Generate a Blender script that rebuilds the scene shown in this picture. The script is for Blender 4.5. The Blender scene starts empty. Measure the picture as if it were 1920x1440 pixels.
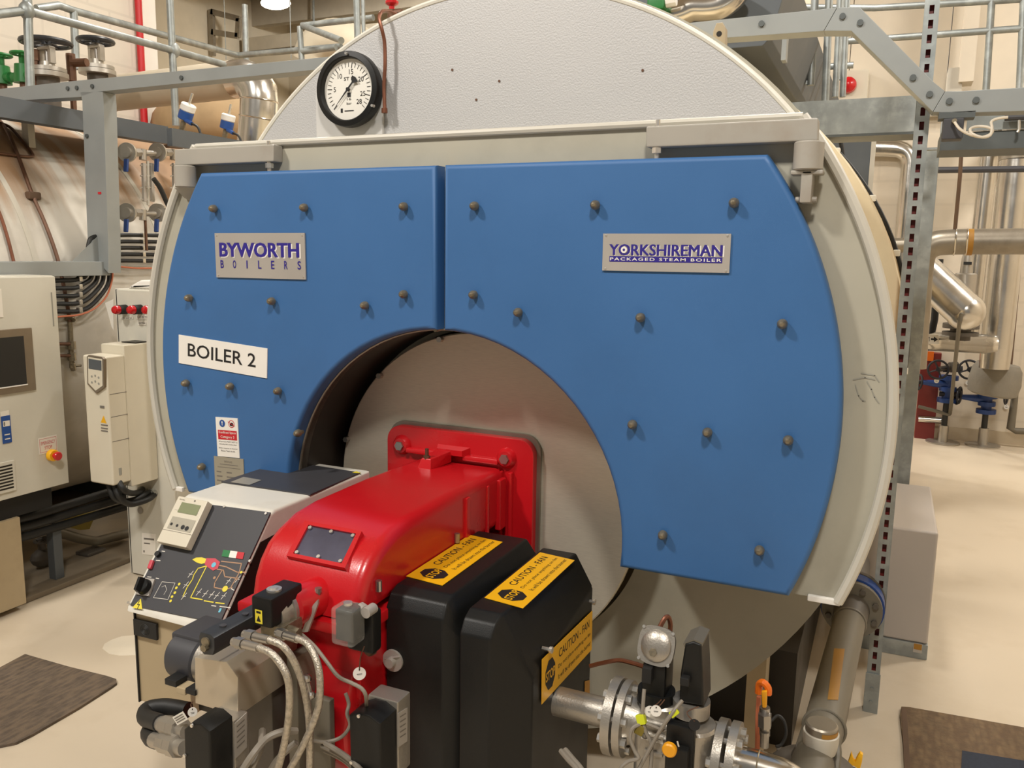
import bpy, bmesh, math, random
from mathutils import Vector as V, Matrix
random.seed(7)
SC = bpy.context.scene
COL = SC.collection

# ------------------------------------------------------------------ camera
CAM_H = 1.72
FPX, YAW, PIT, ROL = 1562.1, 0.42361, 0.15463, 0.01583      # focal length in pixels of the 1920 frame
_cy, _sy = math.cos(YAW), math.sin(YAW)
FWD = V((-_sy*math.cos(PIT), _cy*math.cos(PIT), -math.sin(PIT)))
_r = V((_cy, _sy, 0)); _u = _r.cross(FWD)
RGT = _r*math.cos(ROL) + _u*math.sin(ROL)
UPV = -_r*math.sin(ROL) + _u*math.cos(ROL)
CAM = V((0, 0, CAM_H))
cam_d = bpy.data.cameras.new('camera'); cam = bpy.data.objects.new('camera', cam_d); COL.objects.link(cam)
cam_d.sensor_fit = 'HORIZONTAL'; cam_d.sensor_width = 36.0; cam_d.lens = 36.0*FPX/1920
cam_d.clip_start = 0.02; cam_d.clip_end = 100
m = Matrix((RGT, UPV, -FWD)).transposed().to_4x4(); m.translation = CAM
cam.matrix_world = m
SC.camera = cam

# ------------------------------------------------------------------ light and exposure
SC.view_settings.view_transform = 'Standard'; SC.view_settings.look = 'None'
SC.view_settings.gamma = 1.0; SC.view_settings.use_curve_mapping = False
SC.view_settings.exposure = -0.56
wd = bpy.data.worlds.new('ambient_fill'); SC.world = wd; wd.use_nodes = True
wd.node_tree.nodes['Background'].inputs[0].default_value = (1.0, 0.95, 0.88, 1)
wd.node_tree.nodes['Background'].inputs[1].default_value = 0.30  # even ambient fill, added to light the room from its open near side
def area(name, loc, size, power, tgt=None, col=(1.0, 0.95, 0.88), sy=None):
    l = bpy.data.lights.new(name, 'AREA'); l.energy = power; l.color = col
    l.shape = 'RECTANGLE'; l.size = size; l.size_y = sy or size
    o = bpy.data.objects.new(name, l); COL.objects.link(o); o.location = loc
    d = (V(tgt)-V(loc)) if tgt else V((0, 0, -1))
    o.rotation_euler = d.to_track_quat('-Z', 'Y').to_euler()
    return o
# high bay lamps under the roof out of view, plus added wall and hall lights
area('overhead_light', (0.4, -0.8, 5.2), 0.5, 220, (-0.2, 1.8, 1))
area('overhead_light', (-3.4, -0.9, 5.2), 0.5, 240, (-2.4, 1.6, 1))
area('overhead_light', (-0.6, 4.4, 5.4), 0.6, 170)
area('overhead_light', (3.4, 6.6, 5.4), 0.8, 260, (1.2, 7.0, .5))  # added to light the right wall, no lamp known there
area('overhead_light', (-4.2, 5.0, 5.4), 0.6, 150)
area('overhead_light', (-4.5, 9.0, 5.6), 0.8, 1300, (-4.2, 12.5, 3.2))  # added to brighten the far hall

# ------------------------------------------------------------------ placing helpers (a pixel of the 1920 frame -> a point at a given depth)
def ray(x, y): return (x-960)/FPX*RGT - (y-720)/FPX*UPV + FWD
def at(x, y, Y): d = ray(x, y); return CAM + d*(Y/d.y)
def atz(x, y, z): d = ray(x, y); return CAM + d*((z-CAM_H)/d.z)
def atp(x, y, P, Nn): d = ray(x, y); Nn = V(Nn); return CAM + d*((V(P)-CAM).dot(Nn)/d.dot(Nn))
def atx(x, y, X): d = ray(x, y); return CAM + d*(X/d.x)

# ------------------------------------------------------------------ mesh builder
def basis(d):
    d = V(d).normalized()
    a = V((0, 0, 1)) if abs(d.z) < 0.9 else V((1, 0, 0))
    u = d.cross(a).normalized(); return d, u, d.cross(u)
class MB:
    def __init__(s): s.v = []; s.f = []; s.mi = []; s.cur = 0
    def m(s, i): s.cur = i; return s
    def add(s, vs, fs):
        o = len(s.v); s.v += [V(p) for p in vs]
        s.f += [[i+o for i in f] for f in fs]; s.mi += [s.cur]*len(fs)
        return s
    def bm(s, b):
        b.verts.ensure_lookup_table(); b.verts.index_update()
        s.add([v.co.copy() for v in b.verts], [[v.index for v in f.verts] for f in b.faces]); b.free(); return s
    def box(s, a, b, bev=0, seg=2, M=None):
        a, b = V(a), V(b)
        lo = V([min(a[i], b[i]) for i in range(3)]); hi = V([max(a[i], b[i]) for i in range(3)])
        k = bmesh.new(); bmesh.ops.create_cube(k, size=1)
        for v in k.verts: v.co = V([lo[i]+(v.co[i]+.5)*(hi[i]-lo[i]) for i in range(3)])
        if bev: bmesh.ops.bevel(k, geom=k.edges[:], offset=bev, segments=seg, affect='EDGES', profile=.5)
        if M:
            for v in k.verts: v.co = M @ v.co
        return s.bm(k)
    def obox(s, o, X, Y, Z, bev=0, seg=2):          # box spanned by three vectors from a corner
        o, X, Y, Z = V(o), V(X), V(Y), V(Z)
        k = bmesh.new(); bmesh.ops.create_cube(k, size=1)
        L = (X.length, Y.length, Z.length); e = (X.normalized(), Y.normalized(), Z.normalized())
        for v in k.verts: v.co = V([(v.co[i]+.5)*L[i] for i in range(3)])
        if bev: bmesh.ops.bevel(k, geom=k.edges[:], offset=bev, segments=seg, affect='EDGES', profile=.5)
        for v in k.verts: v.co = o + e[0]*v.co[0] + e[1]*v.co[1] + e[2]*v.co[2]
        return s.bm(k)
    def hull(s, pts, bev=0, seg=2):
        k = bmesh.new()
        for p in pts: k.verts.new(V(p))
        r = bmesh.ops.convex_hull(k, input=k.verts[:])
        bmesh.ops.delete(k, geom=[g for g in r['geom_interior']+r['geom_unused'] if isinstance(g, bmesh.types.BMVert)], context='VERTS')
        bmesh.ops.dissolve_limit(k, angle_limit=.02, verts=k.verts[:], edges=k.edges[:])
        if bev: bmesh.ops.bevel(k, geom=k.edges[:], offset=bev, segments=seg, affect='EDGES', profile=.5)
        return s.bm(k)
    def prism(s, poly, vec, bev=0, seg=2, both=False):      # polygon pushed along vec; bevel on the face away from vec
        poly = [V(p) for p in poly]; vec = V(vec); k = bmesh.new()
        a = [k.verts.new(p) for p in poly]; b = [k.verts.new(p+vec) for p in poly]
        n = len(poly); fa = k.faces.new(a); fb = k.faces.new(b[::-1])
        for i in range(n): k.faces.new((a[i], b[i], b[(i+1) % n], a[(i+1) % n]))
        bmesh.ops.recalc_face_normals(k, faces=k.faces[:])
        if bev:
            es = list(fa.edges) + (list(fb.edges) if both else [])
            bmesh.ops.bevel(k, geom=es, offset=bev, segments=seg, affect='EDGES', profile=.5)
        return s.bm(k)
    def band(s, A, B, vec):                                 # closed outline A with outline B cut out, pushed along vec
        n = len(A); vec = V(vec); vs = [V(p) for p in A]+[V(p) for p in B]+[V(p)+vec for p in A]+[V(p)+vec for p in B]
        fs = []
        for i in range(n):
            j = (i+1) % n
            fs += [(i, j, n+j, n+i), (2*n+i, 3*n+i, 3*n+j, 2*n+j), (i, 2*n+i, 2*n+j, j), (n+i, n+j, 3*n+j, 3*n+i)]
        return s.add(vs, fs)
    def lathe(s, o, d, prof, seg=24, a0=0, a1=360, caps=True):
        o = V(o); d, u, w = basis(d); full = abs(a1-a0) >= 359.9; n = seg if full else seg+1
        vs = []; fs = []
        for h, r in prof:
            for i in range(n):
                t = math.radians(a0+(a1-a0)*i/seg)
                vs.append(o + d*h + (u*math.cos(t)+w*math.sin(t))*r)
        for k in range(len(prof)-1):
            for i in range(n if full else n-1):
                j = (i+1) % n; fs.append((k*n+i, k*n+j, (k+1)*n+j, (k+1)*n+i))
        if full and caps:
            if prof[0][1] > 1e-6: fs.append(tuple(range(n))[::-1])
            if prof[-1][1] > 1e-6: fs.append(tuple((len(prof)-1)*n+i for i in range(n)))
        return s.add(vs, fs)
    def cyl(s, a, b, r, r2=None, seg=20, bev=0):
        a, b = V(a), V(b); L = (b-a).length; r2 = r if r2 is None else r2
        p = [(0, r), (L, r2)] if not bev else [(0, r-bev), (bev, r), (L-bev, r2), (L, r2-bev)]
        return s.lathe(a, b-a, p, seg)
    def ring(s, a, b, R, r, seg=32):
        a, b = V(a), V(b); L = (b-a).length; n = seg; d, u, w = basis(b-a); vs = []; fs = []
        for h, q in ((0, R), (L, R), (L, r), (0, r)):
            for i in range(n):
                t = 2*math.pi*i/n; vs.append(a+d*h+(u*math.cos(t)+w*math.sin(t))*q)
        for k in range(4):
            for i in range(n):
                j = (i+1) % n; q = (k+1) % 4; fs.append((k*n+i, k*n+j, q*n+j, q*n+i))
        return s.add(vs, fs)
    def sph(s, c, r, sc=(1, 1, 1), seg=16, M=None):
        k = bmesh.new(); bmesh.ops.create_uvsphere(k, u_segments=seg, v_segments=seg//2, radius=1)
        for v in k.verts:
            p = V([v.co[i]*r*sc[i] for i in range(3)])
            if M: p = M @ p
            v.co = p+V(c)
        return s.bm(k)
    def torus(s, c, ax, R, r, seg=32, sub=8):
        c = V(c); d, u, w = basis(ax); vs = []; fs = []
        for i in range(seg):
            t = 2*math.pi*i/seg; e = u*math.cos(t)+w*math.sin(t)
            for j in range(sub):
                q = 2*math.pi*j/sub; vs.append(c+e*(R+r*math.cos(q))+d*r*math.sin(q))
        for i in range(seg):
            for j in range(sub):
                a, b = (i+1) % seg, (j+1) % sub
                fs.append((i*sub+j, a*sub+j, a*sub+b, i*sub+b))
        return s.add(vs, fs)
    def tube(s, pts, r, seg=10, smooth=0, closed=False, sec=None):
        pts = [V(p) for p in pts]
        if smooth:
            out = []; n = len(pts)
            for i in range(n-1):
                p0, p1, p2, p3 = pts[max(i-1, 0)], pts[i], pts[i+1], pts[min(i+2, n-1)]
                for k in range(smooth):
                    t = k/smooth
                    out.append(.5*((2*p1)+(p2-p0)*t+(2*p0-5*p1+4*p2-p3)*t*t+(3*p1-p0-3*p2+p3)*t**3))
            pts = out+[pts[-1]]
        n = len(pts); d0 = (pts[1]-pts[0]).normalized(); _, u, _w = basis(d0); vs = []; fs = []
        for i in range(n):
            t = ((pts[min(i+1, n-1)]-pts[max(i-1, 0)])).normalized()
            u = (u-t*u.dot(t)).normalized(); w = t.cross(u)
            k = 1.0
            if 0 < i < n-1:
                c = (pts[i]-pts[i-1]).normalized().dot((pts[i+1]-pts[i]).normalized()); k = 1/max(.6, math.sqrt(max(.05, (1+c)/2)))
            for j in range(seg):
                q = 2*math.pi*j/seg; rr = r*k if abs(k-1) > .02 else r
                vs.append(pts[i]+(u*math.cos(q)+w*math.sin(q))*(r if smooth else rr))
        for i in range(n-1):
            for j in range(seg):
                b = (j+1) % seg; fs.append((i*seg+j, i*seg+b, (i+1)*seg+b, (i+1)*seg+j))
        fs.append(tuple(range(seg))[::-1]); fs.append(tuple((n-1)*seg+j for j in range(seg)))
        return s.add(vs, fs)
    def bar(s, a, b, w, h, up=(0, 0, 1), bev=0):            # square bar from a to b
        a, b = V(a), V(b); d = (b-a).normalized(); x = d.cross(V(up)).normalized(); z = x.cross(d)
        return s.obox(a-x*w/2-z*h/2, d*(b-a).length, x*w, z*h, bev)
    def quad(s, a, b, c, d): return s.add([a, b, c, d], [(0, 1, 2, 3)])
    def disc(s, c, n, r, seg=24):
        d, u, w = basis(n); c = V(c)
        return s.add([c+(u*math.cos(2*math.pi*i/seg)+w*math.sin(2*math.pi*i/seg))*r for i in range(seg)], [tuple(range(seg))])
    def text(s, txt, F, u0, v0, u1, v1, bold=0, lift=.0008, keep=False, sp=1.0):
        """lettering fitted to a rectangle of the frame F = (origin, X, Y, normal) in 0..1"""
        c = bpy.data.curves.new('t', 'FONT'); c.body = txt; c.size = 1; c.offset = bold; c.resolution_u = 3
        c.space_character = sp; c.align_x = 'CENTER' if '\n' in txt else 'LEFT'
        o = bpy.data.objects.new('t', c); me = o.to_mesh()
        P = [v.co.copy() for v in me.vertices]; Fc = [list(p.vertices) for p in me.polygons]
        o.to_mesh_clear(); bpy.data.objects.remove(o); bpy.data.curves.remove(c)
        if not P: return s
        x0 = min(p.x for p in P); x1 = max(p.x for p in P); y0 = min(p.y for p in P); y1 = max(p.y for p in P)
        O, X, Y, N = F
        if keep:
            k = (v1-v0)*Y.length/max(y1-y0, 1e-6); wd_ = (x1-x0)*k/X.length; mid = (u0+u1)/2; u0, u1 = mid-wd_/2, mid+wd_/2
        vs = [O+X*(u0+(u1-u0)*(p.x-x0)/(x1-x0))+Y*(v0+(v1-v0)*(p.y-y0)/max(y1-y0, 1e-6))+N*lift for p in P]
        return s.add(vs, Fc)
    def rect(s, F, u0, v0, u1, v1, lift=.0005):
        O, X, Y, N = F
        return s.add([O+X*a+Y*b+N*lift for a, b in ((u0, v0), (u1, v0), (u1, v1), (u0, v1))], [(0, 1, 2, 3)])
    def poly(s, F, pts, lift=.0006):
        O, X, Y, N = F
        return s.add([O+X*a+Y*b+N*lift for a, b in pts], [tuple(range(len(pts)))])
    def line(s, F, pts, w, lift=.0006):                     # printed polyline, width in frame metres
        O, X, Y, N = F; P = [O+X*a+Y*b+N*lift for a, b in pts]
        for a, b in zip(P, P[1:]):
            d = (b-a); 
            if d.length < 1e-9: continue
            d.normalize(); q = N.cross(d)*w/2; e = d*w/2
            s.add([a-q-e, b-q+e, b+q+e, a+q-e], [(0, 1, 2, 3)])
        return s
    def circ(s, F, u, v, r, seg=20, lift=.0006, r2=None):
        O, X, Y, N = F; c = O+X*u+Y*v+N*lift; x = X.normalized(); y = Y.normalized()
        if r2 is None: return s.add([c+(x*math.cos(2*math.pi*i/seg)+y*math.sin(2*math.pi*i/seg))*r for i in range(seg)], [tuple(range(seg))])
        vs = [c+(x*math.cos(2*math.pi*i/seg)+y*math.sin(2*math.pi*i/seg))*q for q in (r, r2) for i in range(seg)]
        return s.add(vs, [(i, (i+1) % seg, seg+(i+1) % seg, seg+i) for i in range(seg)])
def frame(tl, tr, br, bl, toward=None):
    tl, tr, br, bl = map(V, (tl, tr, br, bl)); X = ((br-bl)+(tr-tl))/2; Y = ((tl-bl)+(tr-br))/2; c = (tl+tr+br+bl)/4
    N = X.cross(Y).normalized()
    if N.dot(CAM-c) < 0: N = -N
    return (c-X/2-Y/2, X, Y, N)

# ------------------------------------------------------------------ objects
WPOS = {}
def wpos(o):
    return WPOS.get(o.name, V((0, 0, 0)))
def tag(o, label=None, cat=None, group=None, kind=None):
    if label: o['label'] = label
    if cat: o['category'] = cat
    if group: o['group'] = group
    if kind: o['kind'] = kind
    return o
def thing(name, loc, label, cat, group=None):
    o = bpy.data.objects.new(name, None); COL.objects.link(o); o.location = V(loc); o.empty_display_size = .1
    WPOS[o.name] = V(loc); return tag(o, label, cat, group)
def obj(name, mb, mats, parent=None, label=None, cat=None, group=None, kind=None, sharp=32):
    me = bpy.data.meshes.new(name)
    if parent is None:
        xs = mb.v; c = V(((min(p.x for p in xs)+max(p.x for p in xs))/2, (min(p.y for p in xs)+max(p.y for p in xs))/2, min(p.z for p in xs)))
    else: c = wpos(parent)
    me.from_pydata([tuple(p-c) for p in mb.v], [], mb.f)
    if not isinstance(mats, (list, tuple)): mats = [mats]
    for q in mats: me.materials.append(q)
    me.polygons.foreach_set('material_index', mb.mi)
    b = bmesh.new(); b.from_mesh(me); bmesh.ops.remove_doubles(b, verts=b.verts[:], dist=1e-6)
    flat = all(len(f.edges) == 0 or True for f in b.faces)
    bmesh.ops.recalc_face_normals(b, faces=[f for f in b.faces if not all(e.is_boundary for e in f.edges)])
    b.to_mesh(me); b.free()
    me.polygons.foreach_set('use_smooth', [True]*len(me.polygons))
    me.set_sharp_from_angle(angle=math.radians(sharp)); me.update()
    o = bpy.data.objects.new(name, me); COL.objects.link(o)
    w = o.modifiers.new('wn', 'WEIGHTED_NORMAL'); w.keep_sharp = True; w.weight = 60
    if parent is None: o.location = c; WPOS[o.name] = c
    else: o.parent = parent; WPOS[o.name] = c
    return tag(o, label, cat, group, kind)
def dup(root, loc, label=None, group=None):
    r = root.copy(); COL.objects.link(r); r.location = V(loc)
    if label: r['label'] = label
    if group: r['group'] = group
    for ch in list(root.children):
        c = ch.copy(); COL.objects.link(c); c.parent = r
        for g in ch.children:
            d = g.copy(); COL.objects.link(d); d.parent = c
    return r

# ------------------------------------------------------------------ materials
def lin(c):
    return tuple(((x/255)/12.92 if x/255 <= .04045 else ((x/255+.055)/1.055)**2.4) for x in c)
def mat(name, rgb, rough=.5, metal=0, var=.06, scale=6, bump=0, bscale=60, dirt=None, dscale=2.5, damt=.5, spec=None, coat=0, stretch=None, emit=0, trans=0, rvar=.1, alpha=1):
    M = bpy.data.materials.new(name); M.use_nodes = True; nt = M.node_tree; N = nt.nodes; L = nt.links
    b = N['Principled BSDF']; c = lin(rgb)
    b.inputs['Roughness'].default_value = rough; b.inputs['Metallic'].default_value = metal
    if spec is not None: b.inputs['Specular IOR Level'].default_value = spec
    if coat: b.inputs['Coat Weight'].default_value = coat; b.inputs['Coat Roughness'].default_value = .15
    if trans: b.inputs['Transmission Weight'].default_value = trans
    if alpha < 1: b.inputs['Alpha'].default_value = alpha
    tc = N.new('ShaderNodeTexCoord'); src = tc.outputs['Object']
    if stretch:
        mp = N.new('ShaderNodeMapping'); mp.inputs['Scale'].default_value = stretch; L.new(src, mp.inputs[0]); src = mp.outputs[0]
    nz = N.new('ShaderNodeTexNoise'); nz.inputs['Scale'].default_value = scale; nz.inputs['Detail'].default_value = 5; L.new(src, nz.inputs['Vector'])
    rp = N.new('ShaderNodeValToRGB'); rp.color_ramp.elements[0].position = .3; rp.color_ramp.elements[1].position = .7
    rp.color_ramp.elements[0].color = tuple(x*(1-var) for x in c)+(1,); rp.color_ramp.elements[1].color = tuple(min(1, x*(1+var)) for x in c)+(1,)
    L.new(nz.outputs['Fac'], rp.inputs[0]); out = rp.outputs[0]
    if dirt:
        n2 = N.new('ShaderNodeTexNoise'); n2.inputs['Scale'].default_value = dscale; n2.inputs['Detail'].default_value = 8; n2.inputs['Roughness'].default_value = .65
        L.new(src, n2.inputs['Vector']); r2 = N.new('ShaderNodeValToRGB'); r2.color_ramp.elements[0].position = .5; r2.color_ramp.elements[1].position = .72
        r2.color_ramp.elements[0].color = (0, 0, 0, 1); r2.color_ramp.elements[1].color = (damt, damt, damt, 1); L.new(n2.outputs['Fac'], r2.inputs[0])
        mx = N.new('ShaderNodeMix'); mx.data_type = 'RGBA'; L.new(r2.outputs[0], mx.inputs[0]); L.new(out, mx.inputs[6]); mx.inputs[7].default_value = lin(dirt)+(1,)
        out = mx.outputs[2]
    L.new(out, b.inputs['Base Color'])
    if rvar:
        mr = N.new('ShaderNodeMapRange'); mr.inputs[3].default_value = max(.02, rough-rvar); mr.inputs[4].default_value = min(1, rough+rvar)
        L.new(nz.outputs['Fac'], mr.inputs[0]); L.new(mr.outputs[0], b.inputs['Roughness'])
    if bump:
        n3 = N.new('ShaderNodeTexNoise'); n3.inputs['Scale'].default_value = bscale; n3.inputs['Detail'].default_value = 3; L.new(src, n3.inputs['Vector'])
        bp = N.new('ShaderNodeBump'); bp.inputs['Strength'].default_value = bump; bp.inputs['Distance'].default_value = .004
        L.new(n3.outputs['Fac'], bp.inputs['Height']); L.new(bp.outputs[0], b.inputs['Normal'])
    if emit:
        b.inputs['Emission Color'].default_value = c+(1,); b.inputs['Emission Strength'].default_value = emit
    M.diffuse_color = c+(1,); return M
def blockwall(name, rgb, w, h, joint, bump=.4, mort=.012):
    M = mat(name, rgb, .75, var=.05, scale=1.5, dirt=tuple(int(x*.86) for x in rgb), dscale=.9, damt=.5); nt = M.node_tree; N = nt.nodes; L = nt.links; b = N['Principled BSDF']
    src = b.inputs['Base Color'].links[0].from_socket
    ge = N.new('ShaderNodeUVMap')
    br = N.new('ShaderNodeTexBrick'); br.inputs['Scale'].default_value = 1; br.inputs['Brick Width'].default_value = w; br.inputs['Row Height'].default_value = h
    br.inputs['Mortar Size'].default_value = mort; br.inputs['Color1'].default_value = (1, 1, 1, 1); br.inputs['Color2'].default_value = (.97, .97, .97, 1); br.inputs['Mortar'].default_value = (joint, joint, joint, 1)
    L.new(ge.outputs[0], br.inputs['Vector'])
    mx = N.new('ShaderNodeMix'); mx.data_type = 'RGBA'; mx.blend_type = 'MULTIPLY'; mx.inputs[0].default_value = 1
    L.new(src, mx.inputs[6]); L.new(br.outputs['Color'], mx.inputs[7]); L.new(mx.outputs[2], b.inputs['Base Color'])
    bp = N.new('ShaderNodeBump'); bp.inputs['Strength'].default_value = bump; bp.inputs['Distance'].default_value = .006
    L.new(br.outputs['Color'], bp.inputs['Height']); L.new(bp.outputs[0], b.inputs['Normal']); return M
def wall_uv(o, ua, va):                                     # metres along two world axes as the UV map
    me = o.data; uv = me.uv_layers.new(name='UVMap')
    for l in me.loops:
        p = me.vertices[l.vertex_index].co; uv.data[l.index].uv = (p[ua], p[va])
    return o

MT = {}
def mk(k, *a, **kw): MT[k] = mat(k, *a, **kw); return MT[k]
mk('blue_paint', (57, 104, 158), .5, var=.04, scale=3, bump=.1, bscale=900, dirt=(50, 86, 130), dscale=2, damt=.25)
mk('blue_edge', (84, 138, 200), .5)
mk('grey_paint', (176, 171, 154), .5, var=.04, scale=4, dirt=(140, 134, 120), dscale=3, damt=.35)
mk('grey_paint_dark', (150, 148, 138), .55, var=.05)
mk('hinge_paint', (164, 159, 149), .42, var=.04, dirt=(140, 118, 96), dscale=5, damt=.35)
mk('silver_clad', (188, 187, 186), .55, .2, var=.03, scale=2, bump=.4, bscale=190)
mk('rim_paint', (198, 193, 180), .45, var=.04)
mk('silver_plain', (212, 210, 206), .5, .3, var=.03)
mk('cream_clad', (222, 206, 172), .55, var=.05, scale=3, dirt=(170, 140, 100), dscale=2, damt=.3)
mk('brushed', (206, 197, 178), .4, .4, var=.06, scale=30, stretch=(1, 1, 14), rvar=.08)
mk('dark_steel', (52, 48, 43), .45, .5, var=.12)
mk('red_paint', (196, 22, 30), .3, var=.04, coat=.25, bump=.06, bscale=250)
mk('black_plastic', (24, 24, 23), .42, spec=.32, var=.08, scale=8, bump=.1, bscale=500)
mk('alu_bright', (196, 184, 164), .33, .55, var=.05, rvar=.06)
mk('black_soft', (24, 24, 24), .6)
mk('black_paint', (44, 46, 49), .38)
mk('rubber', (30, 30, 29), .55)
mk('white_plastic', (226, 222, 210), .4, var=.03, dirt=(170, 158, 136), dscale=6, damt=.3)
mk('cream_plastic', (216, 208, 188), .42, var=.03)
mk('off_white', (212, 208, 194), .42, var=.03, dirt=(170, 162, 144), dscale=3, damt=.25)
mk('panel_grey', (62, 62, 66), .5, var=.05)
mk('galv', (150, 155, 153), .45, .55, var=.16, scale=14, dirt=(190, 194, 192), dscale=7, damt=.6)
mk('galv_frame', (150, 154, 153), .45, .25, var=.05)
mk('galv_dark', (92, 97, 97), .5, .4, var=.15, scale=10)
mk('catwalk_grey', (92, 97, 101), .5, .2)
mk('stainless', (212, 206, 196), .2, 1, var=.06, rvar=.08)
mk('alu_clad', (208, 204, 196), .24, .95, var=.05, rvar=.1, bump=.25, bscale=14)
mk('alu_dull', (150, 142, 128), .42, .7, var=.1, dirt=(96, 88, 76), dscale=4, damt=.5)
mk('alu_cast', (176, 170, 160), .38, .75, var=.08, bump=.15, bscale=200)
mk('steel', (176, 172, 166), .3, .9, var=.06)
mk('zinc', (222, 218, 210), .28, .8)
mk('bolt_brass', (140, 130, 110), .4, .7, var=.2, scale=80)
mk('iron_grey', (92, 86, 78), .55, .25, var=.12, dirt=(70, 62, 54), dscale=6)
mk('pipe_grey', (110, 104, 91), .5, .15, var=.06)
mk('copper', (128, 82, 62), .42, .6, var=.12, scale=20)
mk('copper_dark', (106, 76, 58), .5, .4, var=.2, scale=20)
mk('orange_cable', (196, 112, 78), .5)
mk('white', (236, 232, 224), .55, var=.02)
mk('paper', (232, 226, 214), .7, var=.02)
mk('black_ink', (26, 25, 25), .6, var=.01)
mk('grey_ink', (118, 112, 104), .7, var=.01)
mk('navy_ink', (44, 32, 132), .5, var=.01)
mk('red_ink', (196, 32, 44), .5, var=.01)
mk('blue_ink', (36, 78, 148), .5, var=.01)
mk('yellow', (238, 178, 20), .45, var=.02)
mk('yellow_ink', (232, 214, 64), .5, var=.01)
mk('yellow_tape', (160, 114, 38), .55, var=.08)
mk('lime', (206, 214, 40), .4)
mk('green', (34, 116, 52), .45)
mk('green_ink', (30, 120, 62), .5, var=.01)
mk('tan_ink', (176, 136, 104), .5, var=.01)
mk('cyan_ink', (110, 190, 214), .5, var=.01)
mk('pink_ink', (200, 70, 84), .5, var=.01)
mk('orange', (232, 112, 24), .4)
mk('amber', (238, 164, 24), .4)
mk('lamp_red', (188, 16, 26), .15, coat=.5)
mk('plate_grey', (182, 176, 168), .45, .35, var=.03)
mk('data_plate', (172, 166, 150), .45, .4, var=.04)
mk('lcd', (134, 140, 106), .3)
mk('screen', (44, 45, 46), .2, var=.02)
mk('screen_frame', (146, 134, 118), .35, .6, var=.05, scale=20)
mk('glass_dark', (50, 50, 48), .15, var=.1)
mk('clear', (206, 204, 196), .12, var=.02, alpha=.16)
mk('window_glass', (118, 118, 140), .12, .55, var=.25, scale=9)
mk('braid', (188, 180, 166), .38, .75, var=.25, scale=120, bump=.6, bscale=260)
mk('cable_grey', (138, 130, 118), .5)
mk('cable_white', (224, 214, 196), .45)
mk('valve_blue', (30, 62, 124), .45)
mk('valve_dark', (34, 34, 40), .5)
mk('maroon', (122, 40, 36), .5)
mk('brown_steel', (96, 74, 56), .6, .2, var=.2)
mk('beige_steel', (178, 160, 128), .5, var=.05, dirt=(136, 118, 92), dscale=4, damt=.3)
mk('duct_beige', (188, 178, 158), .55, .2, var=.06)
mk('insul_cloth', (178, 152, 116), .8, var=.1, scale=5, bump=.8, bscale=9)
mk('insul_white', (204, 194, 172), .7, var=.08, scale=4, bump=.6, bscale=10)
mk('bag_grey', (128, 122, 110), .75, var=.1, scale=6, bump=.9, bscale=22)
mk('red_pipe', (188, 30, 36), .4)
mk('gauge_face', (232, 228, 218), .45, var=.02)
mk('box_grey', (176, 168, 160), .45, var=.03, scale=3)
mk('mat_navy', (44, 50, 62), .9, var=.2, scale=90)
mk('olive', (132, 116, 40), .6)
mk('pvc', (196, 190, 176), .5)
mk('lamp_glow', (255, 244, 222), .4, emit=14)
# ------------------------------------------------------------------ the room
def floor_mat():
    M = mat('floor_paint', (208, 194, 172), .36, var=.05, scale=1.2, dirt=(180, 163, 136), dscale=1.6, damt=.45, rvar=.12)
    return M
mk('ceiling_paint', (168, 158, 140), .7); mk('far_cladding', (190, 180, 160), .6, var=.04)
MT['floor'] = floor_mat(); MT['block_l'] = blockwall('block_wall_white', (216, 208, 194), .45, .225, .9)
MT['block_r'] = blockwall('block_wall_cream', (222, 210, 190), .45, .225, .93)
mk('cream_wall', (214, 203, 184), .6, var=.03); mk('skirting', (190, 174, 148), .6); mk('concrete', (122, 110, 92), .7, var=.08, dirt=(150, 132, 104))  # concrete darkened to carry the shade under the left boiler
WY, WX = 9.05, -6.6                                         # back wall and left wall planes
f = obj('floor', MB().box((-11, -3.2, -.1), (4.6, 14.2, 0)), MT['floor'], kind='structure')
WLY = 6.05
wl = wall_uv(obj('wall_left', MB().box((WX-.3, -3.2, 0), (WX, WLY, 6.2)), MT['block_l'], kind='structure'), 1, 2)
obj('trim_1', MB().box((WX-.34, WLY, 0), (WX+.02, WLY+.16, 6.2)), MT['white'], kind='structure')
wb = MB().box((-1.4, WY, 0), (4.6, WY+.3, 3.05)); wb = wall_uv(obj('wall_back', wb, MT['block_r'], kind='structure'), 0, 2)
b = MB()
for i in range(7): b.box((-1.4+i*.86, WY+.02, 3.17), (-1.4+i*.86+.853, WY+.14, 6.2))
obj('wall_upper', b, MT['cream_wall'], kind='structure')
obj('trim_2', MB().box((-1.4, WY-.1, 3.05), (4.6, WY+.3, 3.17)), MT['duct_beige'], kind='structure')
b = MB()
for i in range(12): b.box((-11+i*.82, 13.6, 0), (-11+i*.82+.80, 13.7, 6.2))
b.box((-11, 13.7, 0), (-1.1, 13.74, 6.2))
obj('wall_far', b, MT['far_cladding'], kind='structure')
wr = wall_uv(obj('wall_right', MB().box((4.6, -3.2, 0), (4.9, 9.35, 6.2)), MT['block_r'], kind='structure'), 1, 2)
obj('wall_left_far', MB().box((-11.2, 6.0, 0), (-11, 13.7, 6.2)), MT['far_cladding'], kind='structure')
b = MB().box((-11, -3.2, 6.2), (4.6, 14, 6.35))
for y in (8.2, 10.6, 12.6): b.box((-11, y, 5.75), (4.6, y+.16, 6.2))
obj('ceiling', b, MT['ceiling_paint'], kind='structure')
obj('baseboard_back', MB().box((-1.4, WY-.02, 0), (4.6, WY, .12)), MT['skirting'], kind='structure')
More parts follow.
